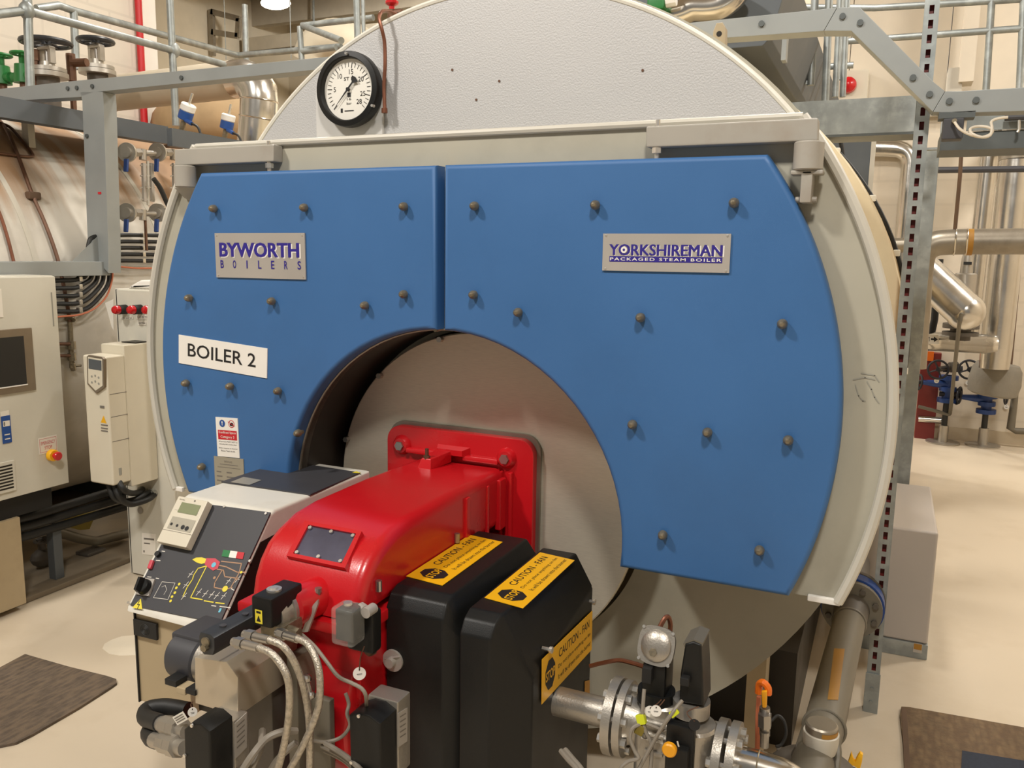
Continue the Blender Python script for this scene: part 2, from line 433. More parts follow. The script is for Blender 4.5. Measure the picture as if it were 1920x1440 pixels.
# pale painted patch on the floor
P = [atz(x, y, .0015) for x, y in [(192, 1216), (196, 1207), (210, 1199), (228, 1193), (262, 1190), (290, 1196), (290, 1224), (262, 1228), (226, 1229), (205, 1226)]]
mk('patch', (230, 220, 200), .6)
obj('floor_patch', MB().prism(P, (0, 0, -.003)), MT['patch'], kind='structure')

# ------------------------------------------------------------------ boiler 2
BX, BZ, R0 = -1.18, 1.319, 1.206
YD, YS, YE = 2.10, 2.164, 2.445
boiler = thing('steam_boiler', (BX, 3, 0), 'large steam boiler with bright blue front doors and silver top panel', 'boiler')
def cpt(cx, cz, r, a, y): a = math.radians(a); return V((cx+r*math.cos(a), y, cz+r*math.sin(a)))
b = MB().lathe((BX, 2.62, BZ), (0, 1, 0), [(0, 1.15), (0, 1.178), (.74, 1.178), (.76, 1.245), (.78, 1.25), (4.36, 1.25), (4.38, 1.245), (4.38, .3)], 96)
for y in (3.55, 4.6, 5.8): b.lathe((BX, y, BZ), (0, 1, 0), [(0, 1.25), (0, 1.254), (.05, 1.254), (.05, 1.25)], 96)
obj('shell', b, MT['cream_clad'], boiler)
# black cable clipped round the shell
b = MB(); m0 = [cpt(BX, BZ, 1.264, a, 4.1) for a in range(62, -12, -3)]
b.tube(m0, .011, 8); b.m(1)
for a in range(56, -10, -12): p = cpt(BX, BZ, 1.264, a, 4.1); b.box(p-V((.014, .02, .014)), p+V((.014, .02, .014)), .004)
obj('shell_cable', b, [MT['rubber'], MT['white_plastic']], boiler, label='black cable held to the shell with pale clips')
# flat end plate below and behind the smokebox, with the furnace hole
N_ = 128; FZ, FR = .936, .562
A = [cpt(BX, BZ, 1.212, 360*i/N_-90, YE) for i in range(N_)]; Bq = [cpt(BX, FZ, .545, 360*i/N_-90, YE) for i in range(N_)]
obj('end_plate', MB().band(A, Bq, (0, .18, 0)), MT['grey_paint'], boiler)
# silver clad panel above the smokebox
def seg_poly(r, zc, y, n=60, cx=BX, cz=BZ):
    a = math.degrees(math.asin((zc-cz)/r)); return [cpt(cx, cz, r, a+(180-2*a)*i/n, y) for i in range(n+1)]
b = MB().prism(seg_poly(1.188, 2.0, 2.405), (0, .04, 0), .004)
obj('top_panel', b, MT['silver_clad'], boiler, label='textured silver top panel')
pl = seg_poly(1.193, 2.0, 2.409)
obj('panel_edge', MB().tube(pl, .009, 8), MT['white_plastic'], boiler)
# smokebox: face plate with the burner opening, side skin, rolled rim
ZT, ZB = 2.055, .866
def smoke_outline(r, zt, zb, y, n=40):
    at_, ab = math.degrees(math.asin((zt-BZ)/r)), math.degrees(math.asin((zb-BZ)/r))
    right = [cpt(BX, BZ, r, ab+(at_-ab)*i/n, y) for i in range(n+1)]
    left = [cpt(BX, BZ, r, 180-at_+(at_-ab)*i/n, y) for i in range(n+1)]
    return right, left
def cut_outline(r, zt, zb, fr, y, x0=None, x1=None, n=40):
    """ring segment: outer circle cut flat above and below, furnace arc cut out of the bottom"""
    right, left = smoke_outline(r, zt, zb, y, n)
    a0 = math.degrees(math.asin((zb-FZ)/fr))
    arc = [cpt(BX, FZ, fr, 180-a0+(2*a0-180)*i/n, y) for i in range(n+1)]
    return right, left, arc
right, left, arc = cut_outline(R0, ZT, ZB, FR, YS)
poly = right+left+arc
bm_ = MB()
# front plate split in two halves so that the polygons stay simple
n = len(arc)//2
hr = [V((BX, YS, ZT))]+arc[n:]+right
hl = arc[:n+1]+[V((BX, YS, ZT))]+left
bm_.prism(hr, (0, .03, 0)); bm_.prism(hl, (0, .03, 0))
for pts in (right, left):
    for p, q in zip(pts, pts[1:]): bm_.quad(p, q, q+V((0, YE-YS, 0)), p+V((0, YE-YS, 0)))
bm_.quad(right[-1], left[0], left[0]+V((0, YE-YS, 0)), right[-1]+V((0, YE-YS, 0)))
for p0, p1 in ((left[-1], arc[0]), (arc[-1], right[0])): bm_.quad(p0, p1, p1+V((0, YE-YS, 0)), p0+V((0, YE-YS, 0)))
sm = obj('smokebox', bm_, MT['grey_paint'], boiler)
b = MB()
for pts in (right, left): b.tube([p+V((0, -.008, 0)) for p in pts], .013, 8)
b.tube([right[-1]+V((0, -.004, 0)), left[0]+V((0, -.004, 0))], .010, 8)
obj('rolled_rim', b, MT['rim_paint'], sm, label='pale rolled rim')
for x_, w_ in ((-.135, .079), (-2.31, .05)): obj('bottom_lip', MB().obox((x_, YS-.014, ZB-.008), (w_, 0, 0), (0, .014, 0), (0, 0, .016), .003), MT['white'], sm)
for i in (right, left):                                     # faint flat strips of the ring beside the doors
    pass
b = MB()
for p, q in zip(arc, arc[1:]):
    c = V((BX, 0, FZ))
    b.quad(p, q, q+V((0, .285, 0)), p+V((0, .285, 0)))
    e = lambda v: V((BX+(v.x-BX)*1.02, v.y, FZ+(v.z-FZ)*1.02))
    b.quad(e(p), e(q), e(q)+V((0, .285, 0)), e(p)+V((0, .285, 0)))
obj('opening_sleeve', b, MT['dark_steel'], sm)
b = MB().tube([p+V((0, -.01, 0)) for p in arc], .004, 6)
obj('opening_seam', b, MT['alu_dull'], sm)

for l in ([(1600, 712), (1622, 708), (1640, 712)], [(1604, 722), (1610, 742), (1618, 752), (1622, 752)], [(1626, 716), (1634, 730), (1640, 745), (1648, 756)], [(1615, 700), (1640, 704), (1648, 716)]):
    P = [at(x, y, YS-.001) for x, y in l]; F = (V((0, YS-.001, 0)), V((1, 0, 0)), V((0, 0, 1)), V((0, -1, 0))); obj('scuff_mark', MB().line(F, [(p.x, p.z) for p in P], .0022, .0003), MT['grey_paint_dark'], sm)
for x, y in ((848, 131), (936, 152), (893, 187), (1205, 132)):
    p = at(x, y, 2.404); obj('panel_mark', MB().cyl(p, p+V((0, -.001, 0)), .004, seg=8), MT['copper_dark'], boiler)
obj('base_channel', MB().box((-.62, 2.9, 0), (-.20, 6.9, .36)), MT['dark_steel'], boiler)  # skid channels, added dark to stand in also for shade under the boiler
obj('base_channel', MB().box((-2.1, 2.9, 0), (-1.7, 6.9, .30)), MT['dark_steel'], boiler)
# the two insulated doors
def door_poly(side):
    zt, zb, r, y = 1.964, .879, 1.096, YD
    right, left, arc = cut_outline(r, zt, zb, FR+.002, y); g = .013
    zc = FZ+math.sqrt((FR+.002)**2-g*g); n = len(arc)//2
    if side > 0: return [V((BX+g, y, zt)), V((BX+g, y, zc))]+[p for p in arc if p.x > BX+g+.005]+right
    return [p for p in arc if p.x < BX-g-.005]+[V((BX-g, y, zc)), V((BX-g, y, zt))]+left
bolts = {-1: [(397, 391), (567, 389), (754, 387), (351, 559), (506, 565), (681, 573), (754, 552), (345, 719), (428, 725), (518, 734), (375, 876), (556, 813)],
         1: [(887, 386), (1114, 384), (1375, 380), (885, 553), (969, 586), (1199, 596), (1466, 608), (1184, 797), (1325, 812), (1477, 827), (1241, 1005), (1423, 1034)]}
PL = {}
for sd in (-1, 1):
    d = obj('door', MB().prism(door_poly(sd), (0, .055, 0), .014, 3), MT['blue_paint'], boiler, label='bright blue insulated door, %s half' % ('left' if sd < 0 else 'right'))
    for x, y in bolts[sd]:
        p = at(x, y, YD-.020)
        k = MB().cyl(p+V((0, .03, 0)), p, .007, seg=8); k.lathe(p+V((0, .012, 0)), (0, -1, 0), [(0, .0125), (.007, .0125), (.016, .010), (.022, .005), (.0235, 0)], 14)
        obj('bolt', k, MT['bolt_brass'], d)
    PL[sd] = d
# latch bits in the gap
for y in (336, 420, 525, 617): p = at(822, y, YS); obj('gap_bolt', MB().cyl(p+V((0, .01, 0)), p+V((0, -.02, 0)), .007, seg=10), MT['bolt_brass'], sm)
b = MB().box((BX-.008, YS-.012, FZ+FR), (BX+.008, YS, 1.93)); obj('gap_seal', b, MT['dark_steel'], sm)

def plate(name, tl, tr, br, bl, mats, parent, Y, th=.004, label=None, draw=None, bev=0, rivets=0):
    F = frame(*[at(*p, Y) for p in (tl, tr, br, bl)]); O, X, Yv, N = F
    b = MB().obox(O-N*th, X, Yv, N*th, bev)
    if draw: draw(b, F)
    if rivets:
        b.m(len(mats)-1)
        for u in (.025, .975):
            for v in (.05, .95): b.sph(O+X*u+Yv*v, .0035, (1, .6, 1), 8)
    return obj(name, b, mats, parent, label=label)
def d1(b, F):
    b.m(2); b.text('BYWORTH', F, .064, .445, .956, .765, .02, .0006); b.m(1); b.text('BYWORTH', F, .05, .468, .934, .79, .02, .0012); b.text('BYWORTH', F, .058, .468, .942, .79, .02, .0014)
    b.m(1)
    for i, ch in enumerate('BOILERS'): u = .058+i*.1435; w = .012 if ch == 'I' else .036; b.text(ch, F, u+(.012 if ch == 'I' else 0), .215, u+w+(.012 if ch == 'I' else 0), .395, .012, .0012)
plate('nameplate', (403, 437), (570, 437), (574, 524), (405, 520), [MT['plate_grey'], MT['navy_ink'], MT['white'], MT['zinc']], PL[-1], YD-.005, label='grey nameplate with a two line dark blue maker name', draw=d1, rivets=1)
def d2(b, F):
    b.m(2); b.text('YORKSHIREMAN', F, .066, .40, .957, .695, 0, .0006); b.m(1)
    for k in range(4): b.text('YORKSHIREMAN', F, .055+k*.0026, .42, .937+k*.0026, .715, 0, .0012+k*.0001)
    b.m(2); b.circ(F, .1765, .567, .0085, 10, .0022); b.m(1); b.circ(F, .1765, .567, .0035, 8, .0026)
    b.m(1); b.rect(F, .058, .245, .945, .395, .0006); b.m(2); b.text('PACKAGED STEAM BOILER', F, .065, .28, .938, .36, .012, .0012, sp=1.25)
plate('nameplate', (1130, 438), (1372, 438), (1366, 512), (1130, 507), [MT['plate_grey'], MT['navy_ink'], MT['white'], MT['zinc']], PL[1], YD-.005, label='wide grey nameplate with a dark blue model name', draw=d2, rivets=1)
def d3(b, F): b.m(1); b.text('BOILER 2', F, .11, .30, .88, .76, .008)
plate('number_sign', (335, 628), (501, 653), (500, 710), (335, 680), [MT['white'], MT['black_ink']], PL[-1], YD-.003, .003, 'white sign with black lettering, stuck on at a slant', d3)
def d4(b, F):
    b.m(1); b.circ(F, .30, .85, .0125, 18); b.m(2); b.circ(F, .72, .85, .0130, 20, .0006, .0108); b.m(1)
    b.m(0); b.poly(F, [(.27, .90), (.33, .90), (.315, .84), (.285, .84)], .001); b.circ(F, .30, .815, .002, 8, .001)
    b.m(3); b.poly(F, [(.66, .80), (.79, .80), (.81, .85), (.77, .885), (.70, .88), (.64, .84)], .0009); b.m(2); b.line(F, [(.58, .90), (.86, .80)], .002, .0012)
    b.m(2); b.rect(F, .08, .44, .94, .68); b.m(0); b.text('Confined Space', F, .12, .58, .90, .655, .004, .001); b.text('Category 3', F, .20, .465, .82, .545, .004, .001)
    b.m(3); b.text('All persons MUST NOT be', F, .1, .365, .95, .405); b.text('directly left unattended', F, .12, .30, .90, .34); b.text('Entry requires at distance', F, .1, .20, .93, .24); b.text('Rescue Team on site', F, .18, .135, .82, .175)
plate('warning_sign', (404, 782), (445, 784.5), (449, 859), (408, 855), [MT['white'], MT['blue_ink'], MT['red_ink'], MT['black_ink']], PL[-1], YD-.003, .003, 'small white and red warning sign', d4)
def d5(b, F):
    b.m(1); b.text('DATA PLATE', F, .36, .90, .62, .935); b.rect(F, .2, .855, .82, .868); b.rect(F, .12, .80, .9, .81)
    for k in range(8): v = .70-k*.085; b.rect(F, .08, v, .08+.16*(1+(k*7 % 3)*.2), v+.025); b.rect(F, .42, v, .42+.18+(k*5 % 3)*.06, v+.025)
plate('data_plate', (401, 855), (456, 861), (460, 960), (405, 952), [MT['data_plate'], MT['grey_ink']], PL[-1], YD-.003, .003, 'small bare metal data plate', d5)

# hinge arms and knuckles
def hinge(tl, tr, br, bl, knx, kn0, kn1, stud, lugs):
    F = frame(*[at(*p, 2.118) for p in (tl, tr, br, bl)]); O, X, Yv, N = F
    h = obj('hinge_arm', MB().obox(O, X, Yv, -N*.044, .005), MT['hinge_paint'], boiler)
    c = at(knx, (kn0+kn1)/2, 2.115); z0 = at(knx, kn1, 2.115).z; z1 = at(knx, kn0, 2.115).z
    k = MB().cyl((c.x, c.y, z0), (c.x, c.y, z1), .034, seg=28, bev=.003)
    if lugs:
        k.box((c.x-.036, c.y-.02, z0-.010), (c.x+.036, c.y+.028, z0), .003); k.box((c.x-.012, c.y-.02, z0-.075), (c.x+.014, c.y+.05, z0), .004); k.cyl((c.x-.024, c.y+.012, z0-.066), (c.x+.024, c.y+.012, z0-.066), .007)
    else: k.hull([(c.x-.05, c.y+.04, z0-.03), (c.x+.06, c.y+.04, z0-.07), (c.x+.06, c.y+.07, z0-.07), (c.x-.05, c.y+.07, z0-.03), (c.x-.05, c.y-.0, z0), (c.x+.06, c.y, z0), (c.x+.06, c.y+.07, z0), (c.x-.05, c.y+.07, z0)])
    obj('hinge_knuckle', k, MT['hinge_paint'], h)
    s = MB(); p = at(*stud, 2.13); s.cyl((p.x, p.y, 1.965), (p.x, p.y, p.z+.072), .006, seg=10); s.cyl((p.x, p.y, p.z-.010), (p.x, p.y, p.z+.004), .013, seg=6)
    obj('hinge_stud', s, MT['zinc'], h)
hinge((327, 281), (513, 269), (513, 304), (327, 309), 348, 311, 352, (505, 309), False)
hinge((1211, 236), (1534, 221), (1534, 263), (1211, 277), 1516, 266, 320, (1232, 280), True)
# the polished burner plate in the furnace opening
pd = MB().lathe((BX, 2.362, FZ), (0, 1, 0), [(0, 0), (0, .532), (.004, .536), (.02, .536), (.02, .50), (.10, .50)], 96)
bp_ = obj('burner_plate', pd, MT['brushed'], boiler, label='round polished steel burner plate')
for x, y in [(827, 636), (714, 704), (652, 823)]:
    p = at(x, y, 2.36)
    obj('plate_bolt', MB().cyl(p+V((0, .01, 0)), p+V((0, -.016, 0)), .010, seg=6), MT['steel'], bp_)
# support leg of the boiler seen low at the right
b = MB().box((at(1419, 1300, 2.75).x-.03, 2.70, 0), (at(1419, 1300, 2.75).x+.03, 2.80, .62))
obj('support_leg', b, MT['beige_steel'], boiler)
for y in (2.9, 6.6): obj('cradle', MB().box((BX-.75, y, 0), (BX+.6, y+.15, .30)), MT['galv_dark'], boiler)
# lifting eye and small bleed pipework on the crown
p = at(1347, 90, 2.62)
b = MB().prism([p+V((-.022, 0, -.03)), p+V((.022, 0, -.03)), p+V((.018, 0, .055)), p+V((.008, 0, .072)), p+V((-.01, 0, .072)), p+V((-.018, 0, .05))], (0, .03, 0), .003)
b.m(1); b.cyl(p+V((0, -.001, .04)), p+V((0, .031, .04)), .008)
obj('lifting_eye', b, [MT['beige_steel'], MT['dark_steel']], boiler)

# pressure gauge on its mounting plate
YG = 2.36
gc = at(653, 167.5, YG); gr = (at(653, 96, YG).z-at(653, 239, YG).z)/2
gauge = thing('pressure_gauge', gc+V((0, .04, 0)), 'large round black rimmed pressure gauge on the silver top panel', 'gauge')
P0, P1 = at(594, 246, 2.395), at(718, 246, 2.395); cx = (P0.x+P1.x)/2; hw = (P1.x-P0.x)/2
pz = [V((cx-hw, 2.392, 2.03)), V((cx+hw, 2.392, 2.03))]+[V((cx+hw*math.cos(t*math.pi/16), 2.392, gc.z-.01+hw*1.03*math.sin(t*math.pi/16))) for t in range(17)]
obj('mounting_plate', MB().prism(pz, (0, .012, 0), .002), MT['silver_plain'], gauge)
gy = V((0, -1, 0))
obj('case', MB().lathe(gc+V((0, .03, 0)), gy, [(0, gr*.96), (.012, gr), (.036, gr), (.042, gr*.985), (.045, gr*.85), (.041, gr*.82), (.026, gr*.81)], 64, caps=False), MT['black_plastic'], gauge, label='black rim')
FG = (gc+V((-gr, .004, -gr)), V((2*gr, 0, 0)), V((0, 0, 2*gr)), gy)
b = MB().disc(gc+V((0, .004, 0)), gy, gr*.82, 48); b.m(1)
def ga(v): return math.radians(225-270*v/28)
def gp(v, r): a = ga(v); return (.5+.5*r*math.cos(a), .5+.5*r*math.sin(a))
for v in range(0, 29): b.line(FG, [gp(v, .70), gp(v, .60 if v % 5 else .57)], .0018 if v % 5 else .0026, .001)
for v in (0, 5, 10, 15, 20, 25, 28):
    if v: x, y = gp(v, .47); b.text(str(v), FG, x-.05, y-.032, x+.05, y+.032, 0, .001, keep=True)
b.text('ST B', FG, .42, .62, .58, .665, .01, .001); b.text('bar', FG, .46, .30, .54, .335, 0, .001); b.text('16', FG, .465, .36, .535, .39, 0, .001)
b.rect(FG, .475, .40, .53, .46, .001); b.rect(FG, .36, .20, .395, .255, .001); b.line(FG, [(.43, .22), (.57, .22)], .003, .001)
obj('dial', b, [MT['gauge_face'], MT['black_ink']], gauge)
b = MB(); a = ga(-.2); q = V((math.cos(a), 0, math.sin(a))); pr = V((-q.z, 0, q.x)); c0 = gc+V((0, -.004, 0))
b.add([c0+q*gr*.72, c0-pr*.0035-q*gr*.0, c0-q*gr*.22-pr*.003, c0-q*gr*.36-pr*.016, c0-q*gr*.40, c0-q*gr*.36+pr*.016, c0-q*gr*.22+pr*.003, c0+pr*.0035], [(0, 1, 2, 3, 4, 5, 6, 7)]); b.cyl(c0+V((0, .004, 0)), c0+V((0, -.002, 0)), .006)
obj('needle', b, MT['black_ink'], gauge)
for x, y in ((649, 100), (698, 198)): p = at(x, y, YG-.02); obj('screw', MB().cyl(p+V((0, .01, 0)), p+V((0, -.004, 0)), .0045, seg=10), MT['zinc'], gauge)
b = MB(); pts = [at(x, y, Y) for x, y, Y in [(742, 26, 2.5), (728, 21, 2.45), (716, 22, 2.38), (711, 34, 2.36), (716, 55, 2.36), (721, 80, 2.37), (722, 120, 2.37), (720, 160, 2.37), (721, 195, 2.37), (722, 206, 2.37)]]
b.tube(pts, .006, 8, 5); b.cyl(at(721, 203, 2.37), at(721, 212, 2.37), .010, seg=8)
obj('capillary_tube', b, MT['copper'], label='bent copper tube hanging beside the big round gauge', cat='tube')
t = thing('bleed_valve', at(735, 26, 2.55), 'small brass bleed valve with red handle on the boiler crown', 'valve')
p = at(735, 26, 2.55); obj('body', MB().cyl(p+V((0, 0, -.03)), p+V((0, 0, .012)), .016, seg=10).cyl(p, p+V((.04, 0, 0)), .012, seg=10), MT['copper_dark'], t)
obj('handle', MB().cyl(p+V((0, 0, .012)), p+V((0, 0, .035)), .01, seg=8).sph(p+V((0, 0, .036)), .024, (1, 1, .5), 10), MT['red_paint'], t)
# ------------------------------------------------------------------ the burner
def ap(x, y, Y): return at(x, y, Y)
burner = thing('gas_burner', (-1.23, 1.9, .45), 'bright red burner bolted to the polished round plate, with black fan boxes', 'burner')
FX0, FX1, FZ0, FZ1 = -1.504, -.970, .63, 1.150
def rrect(x0, x1, z0, z1, y, r, n=6):
    o = []
    for cx, cz, a in ((x1-r, z1-r, 0), (x0+r, z1-r, 90), (x0+r, z0+r, 180), (x1-r, z0+r, 270)):
        for i in range(n+1): t = math.radians(a+90*i/n); o.append(V((cx+r*math.cos(t), y, cz+r*math.sin(t))))
    return o
fl = obj('mounting_flange', MB().prism(rrect(FX0, FX1, FZ0, FZ1, 2.322, .05), (0, .028, 0), .004), MT['red_paint'], burner, label='square red mounting flange')
obj('gasket', MB().prism(rrect(FX0-.006, FX1+.012, FZ0-.01, FZ1+.012, 2.350, .055), (0, .012, 0)), MT['alu_dull'], fl)
for x, z in ((-1.444, 1.087), (-1.061, 1.086), (-1.444, .70), (-1.061, .70)):
    obj('flange_boss', MB().lathe((x, 2.322, z), (0, -1, 0), [(0, .034), (.008, .031), (.016, .024)], 20), MT['red_paint'], fl)
    obj('flange_bolt', MB().cyl((x, 2.31, z), (x, 2.296, z), .016, seg=6, bev=.001), MT['steel'], fl)
b = MB()
b.box((-1.42, 2.300, 1.066), (-1.295, 2.324, 1.084), .006); b.box((-1.21, 2.300, 1.064), (-1.083, 2.324, 1.082), .006)
b.hull([(-1.31, 2.324, 1.072), (-1.19, 2.324, 1.072), (-1.19, 2.324, 1.105), (-1.31, 2.324, 1.105), (-1.295, 2.292, 1.08), (-1.205, 2.292, 1.08), (-1.205, 2.292, 1.098), (-1.295, 2.292, 1.098)])
b.box((-1.05, 2.304, .70), (-1.035, 2.324, 1.045), .006); b.box((-1.08, 2.304, .70), (-1.07, 2.324, 1.045), .004)
obj('flange_rib', b, MT['red_paint'], fl)
p = at(833, 848, 2.22)
b = MB().hull([(-1.30, 2.30, 1.055), (-1.245, 2.30, 1.055), (-1.30, 2.30, 1.095), (-1.245, 2.30, 1.095), (-1.31, 2.19, 1.05), (-1.26, 2.19, 1.05), (-1.30, 2.20, 1.085), (-1.265, 2.20, 1.085)], .004)
obj('hinge_lug', b, MT['red_paint'], fl)
obj('lug_stud', MB().cyl((-1.285, 2.21, 1.08), (-1.285, 2.21, 1.115), .006, seg=8).cyl((-1.285, 2.21, 1.08), (-1.285, 2.21, 1.092), .011, seg=6), MT['copper_dark'], fl)
# casing: curved lid over a lower scroll housing
HX0, HX1 = -1.388, -1.062
prof = [(2.31, 1.052), (2.0, 1.060), (1.76, 1.057), (1.68, 1.048), (1.615, 1.024), (1.575, 1.0), (1.545, .966), (1.524, .925), (1.512, .872)]
k = [V((HX0, y, z)) for y, z in prof]+[V((HX0, 2.31, .872))]
lid = obj('casing_lid', MB().prism(k, (HX1-HX0, 0, 0), .032, 4, both=True), MT['red_paint'], burner, label='glossy red curved casing lid')
b = MB().prism([V((HX0-.016, 1.494, .838)), V((HX1+.012, 1.494, .838)), V((HX1+.012, 2.2, .838)), V((HX0-.016, 2.2, .838))], (0, 0, .030), .006, 2, both=True)
obj('casing_lip', b, MT['red_paint'], lid)
b = MB().prism([V((HX0, 1.52, .3)), V((HX1, 1.52, .3)), V((HX1, 2.30, .3)), V((HX0, 2.30, .3))], (0, 0, .545), .02)
b.lathe((-1.225, 1.75, .60), (1, 0, 0), [(-.15, .25), (-.14, .27), (.14, .27), (.15, .25)], 40)
obj('casing_base', b, MT['red_paint'], burner)
for y0, y1, w_ in ((2.04, 2.065, .008), (2.18, 2.195, .006), (2.255, 2.30, .012)): obj('side_rib', MB().box((HX1-.006, y0, .87), (HX1+w_, y1, 1.03), .004), MT['red_paint'], lid)
for x, y, Y in ((857, 1004, 2.0), (710, 1093, 1.62)):
    p = atx(x, y, HX1+.006); obj('lid_screw', MB().cyl(p-V((0, 0, .02)), p+V((0, 0, .006)), .008, seg=10), MT['steel'], lid)
for x, y in ((536, 1097), (597, 1110)):
    p = at(x, y, 1.50); obj('lid_screw', MB().cyl(p-V((0, 0, .03)), p, .0055, seg=10).cyl(p, p+V((0, 0, .010)), .0085, seg=10), MT['steel'], lid)
# inspection window on the curved front of the lid
WP, WN = V((-1.22, 1.612, 1.024)), V((0, -.58, .815))
Fw = frame(*[atp(x, y, WP+WN*.004, WN) for x, y in ((578, 985), (670, 1003), (640, 1057), (552, 1040))]); O, X, Y, Nn = Fw
Fo = frame(*[atp(x, y, WP, WN) for x, y in ((573, 979), (681, 1000), (648, 1068), (540, 1046))])
b = MB(); o2 = Fo[0]; corners = [o2, o2+Fo[1], o2+Fo[1]+Fo[2], o2+Fo[2]]; inner = [O, O+X, O+X+Y, O+Y]
b.band([c-Nn*.03 for c in corners], [c-Nn*.034 for c in inner], Nn*.038)
obj('window_rim', b, MT['red_paint'], lid)
obj('inspection_window', MB().obox(O-Nn*.01, X, Y, Nn*.008), MT['window_glass'], lid, label='dark glossy inspection window')
for u in (.05, .5, .95):
    for v in (.07, .93): p = O+X*u+Y*v; obj('window_screw', MB().cyl(p, p+Nn*.004, .005, seg=8), MT['zinc'], lid)
# sight port boss with a bare collar
p = at(585, 1090, 1.50)
a0 = V((p.x, 1.60, .902)); 
obj('port_boss', MB().cyl(a0+V((.01, .04, .005)), (p.x-.03, 1.45, .905), .047, seg=28, bev=.006), MT['red_paint'], burner)
cpx = V((p.x-.033, 1.452, .905))
port = obj('port_collar', MB().lathe(cpx, (-.18, -1, -.04), [(0, .043), (.012, .045), (.014, .041), (.03, .041), (.032, .045), (.05, .044), (.055, .03)], 28), MT['alu_cast'], burner)

# two black fan boxes side by side
def fan_box(x0, x1, yf, yb, zt, dx, label):
    b = MB()
    b.hull([(x0, yf+.0, .15), (x1, yf+.0, .15), (x0, yf, zt-.045), (x1, yf, zt-.045), (x0, yf+.02, zt-.012), (x1, yf+.02, zt-.012), (x0, yf+.05, zt), (x1, yf+.05, zt), (x0, yb, zt), (x1, yb, zt), (x0, yb, .15), (x1+dx, yb, .15),
            (x1+dx, yf+.035, .15), (x1+dx, yf+.035, zt-.10), (x1+dx, yb, zt-.06)], .006)
    return obj('fan_box', b, MT['black_plastic'], burner, label=label)
fb1 = fan_box(-1.058, -.900, 1.62, 2.12, .912, .045, 'black fan box nearer the red casing')
b = MB().box((-.90, 1.68, .15), (-.82, 2.1, .80), .01); obj('box_joint', b, MT['black_plastic'], burner)
b = MB().hull([(-.855, 1.62, .12), (-.775, 1.62, .12), (-.855, 1.62, .845), (-.775, 1.62, .845), (-.855, 1.64, .876), (-.772, 1.64, .876), (-.855, 1.67, .890), (-.768, 1.67, .890), (-.855, 2.13, .890), (-.752, 2.13, .890),
               (-.855, 2.13, .12), (-.70, 2.13, .12), (-.70, 1.70, .12), (-.70, 1.70, .73), (-.70, 2.13, .80)], .006)
fb2 = obj('fan_box', b, MT['black_plastic'], burner, label='black fan box on the outer side')
def caution(tl, tr, br, bl, par, lab, pl):
    """sticker read along the long edge: bl -> br is the reading direction"""
    F = frame(*[pl(q) for q in (tl, tr, br, bl)]); O, X, Y, N = F
    b = MB().obox(O+N*.0006, X, Y, N*.0012); L = .0022
    b.m(1); oc = []
    ru = Y.length/X.length
    for i in range(8): t = math.radians(22.5+45*i); oc.append((.145+.105*ru*3.3*.95*math.cos(t)*.9, .5+.36*math.sin(t)))
    b.poly(F, oc, L); b.m(2); b.text('STOP', F, .065, .39, .225, .61, .02, L+.0005)
    b.m(1); b.text('CAUTION - FAN', F, .30, .66, .93, .86, .006, L); b.text('Do not place anything on fan', F, .29, .40, .96, .52, .0, L); b.text('It will be drawn into the burner', F, .29, .17, .97, .29, .0, L)
    return obj('caution_sticker', b, [MT['yellow'], MT['black_ink'], MT['yellow']], par, label=lab)
zp = lambda z: (lambda q: atz(q[0], q[1], z))
caution((761, 1081), (881, 1004), (942, 1017), (830, 1099), fb1, 'yellow caution sticker on top of the box', zp(.9125))
caution((908, 1121), (1013, 1037), (1077, 1051), (981, 1142), fb2, 'yellow caution sticker on top of the box', zp(.8905))
caution((1015, 1240), (1110, 1142), (1108, 1221), (1015, 1317), fb2, 'yellow caution sticker on the side of the box', lambda q: atx(q[0], q[1], -.697))
F = frame(*[atx(x, y, -.699) for x, y in ((1096, 1278), (1105, 1274), (1105, 1330), (1095, 1333))])
obj('side_label', MB().rect(F, 0, 0, 1, 1, .001), MT['yellow_tape'], fb2)
for x, y in ((1031, 1218), (1112, 1128), (1106, 1334)): p = atx(x, y, -.69); obj('box_screw', MB().cyl(p+V((-.02, 0, 0)), p, .005, seg=8).cyl(p, p+V((.007, 0, 0)), .0085, seg=10), MT['zinc'], fb2)
p = at(737, 1238, 1.618)
obj('box_knob', MB().cyl(p+V((0, .004, 0)), p+V((0, -.004, 0)), .0275, seg=28).cyl(p, p+V((-.0, -.02, 0)), .012, seg=16).hull([p+V((-.02, -.002, -.003)), p+V((.024, -.002, .014)), p+V((.02, -.002, .02)), p+V((-.02, -.012, .003)), p+V((.02, -.008, .016))]), MT['plate_grey'], fb1, label='round bare metal knob')

# control cabinet of the burner
CX0, CX1 = -1.862, -1.530
side = [(2.26, 1.0), (1.79, 1.0), (1.766, .992), (1.556, .742), (1.552, .728), (1.575, .716), (2.26, .716)]
cab = obj('control_cabinet', MB().prism([V((CX0, y, z)) for y, z in side], (CX1-CX0, 0, 0), .010, 3, both=True), MT['white_plastic'], burner, label='white burner control cabinet with sloping front')
b = MB().prism([V((CX1, y, z)) for y, z in ((2.2, .935), (1.85, .935), (1.722, .925), (1.568, .742), (1.58, .722), (2.2, .722))], (.002, 0, 0)); obj('side_opening', b, MT['dark_steel'], cab, label='dark open side of the cabinet')
PP, PN = V((-1.7, 1.661, .867)), V((0, -.766, .643)).normalized()
pp = lambda x, y, h=0: atp(x, y, PP+PN*h, PN)
Fp = frame(*[pp(x, y, .004) for x, y in ((349, 938), (502, 962), (417, 1167), (239, 1136))])
def pu(x, y):
    q = pp(x, y, .004)-Fp[0]; return (q.dot(Fp[1])/Fp[1].length_squared, q.dot(Fp[2])/Fp[2].length_squared)
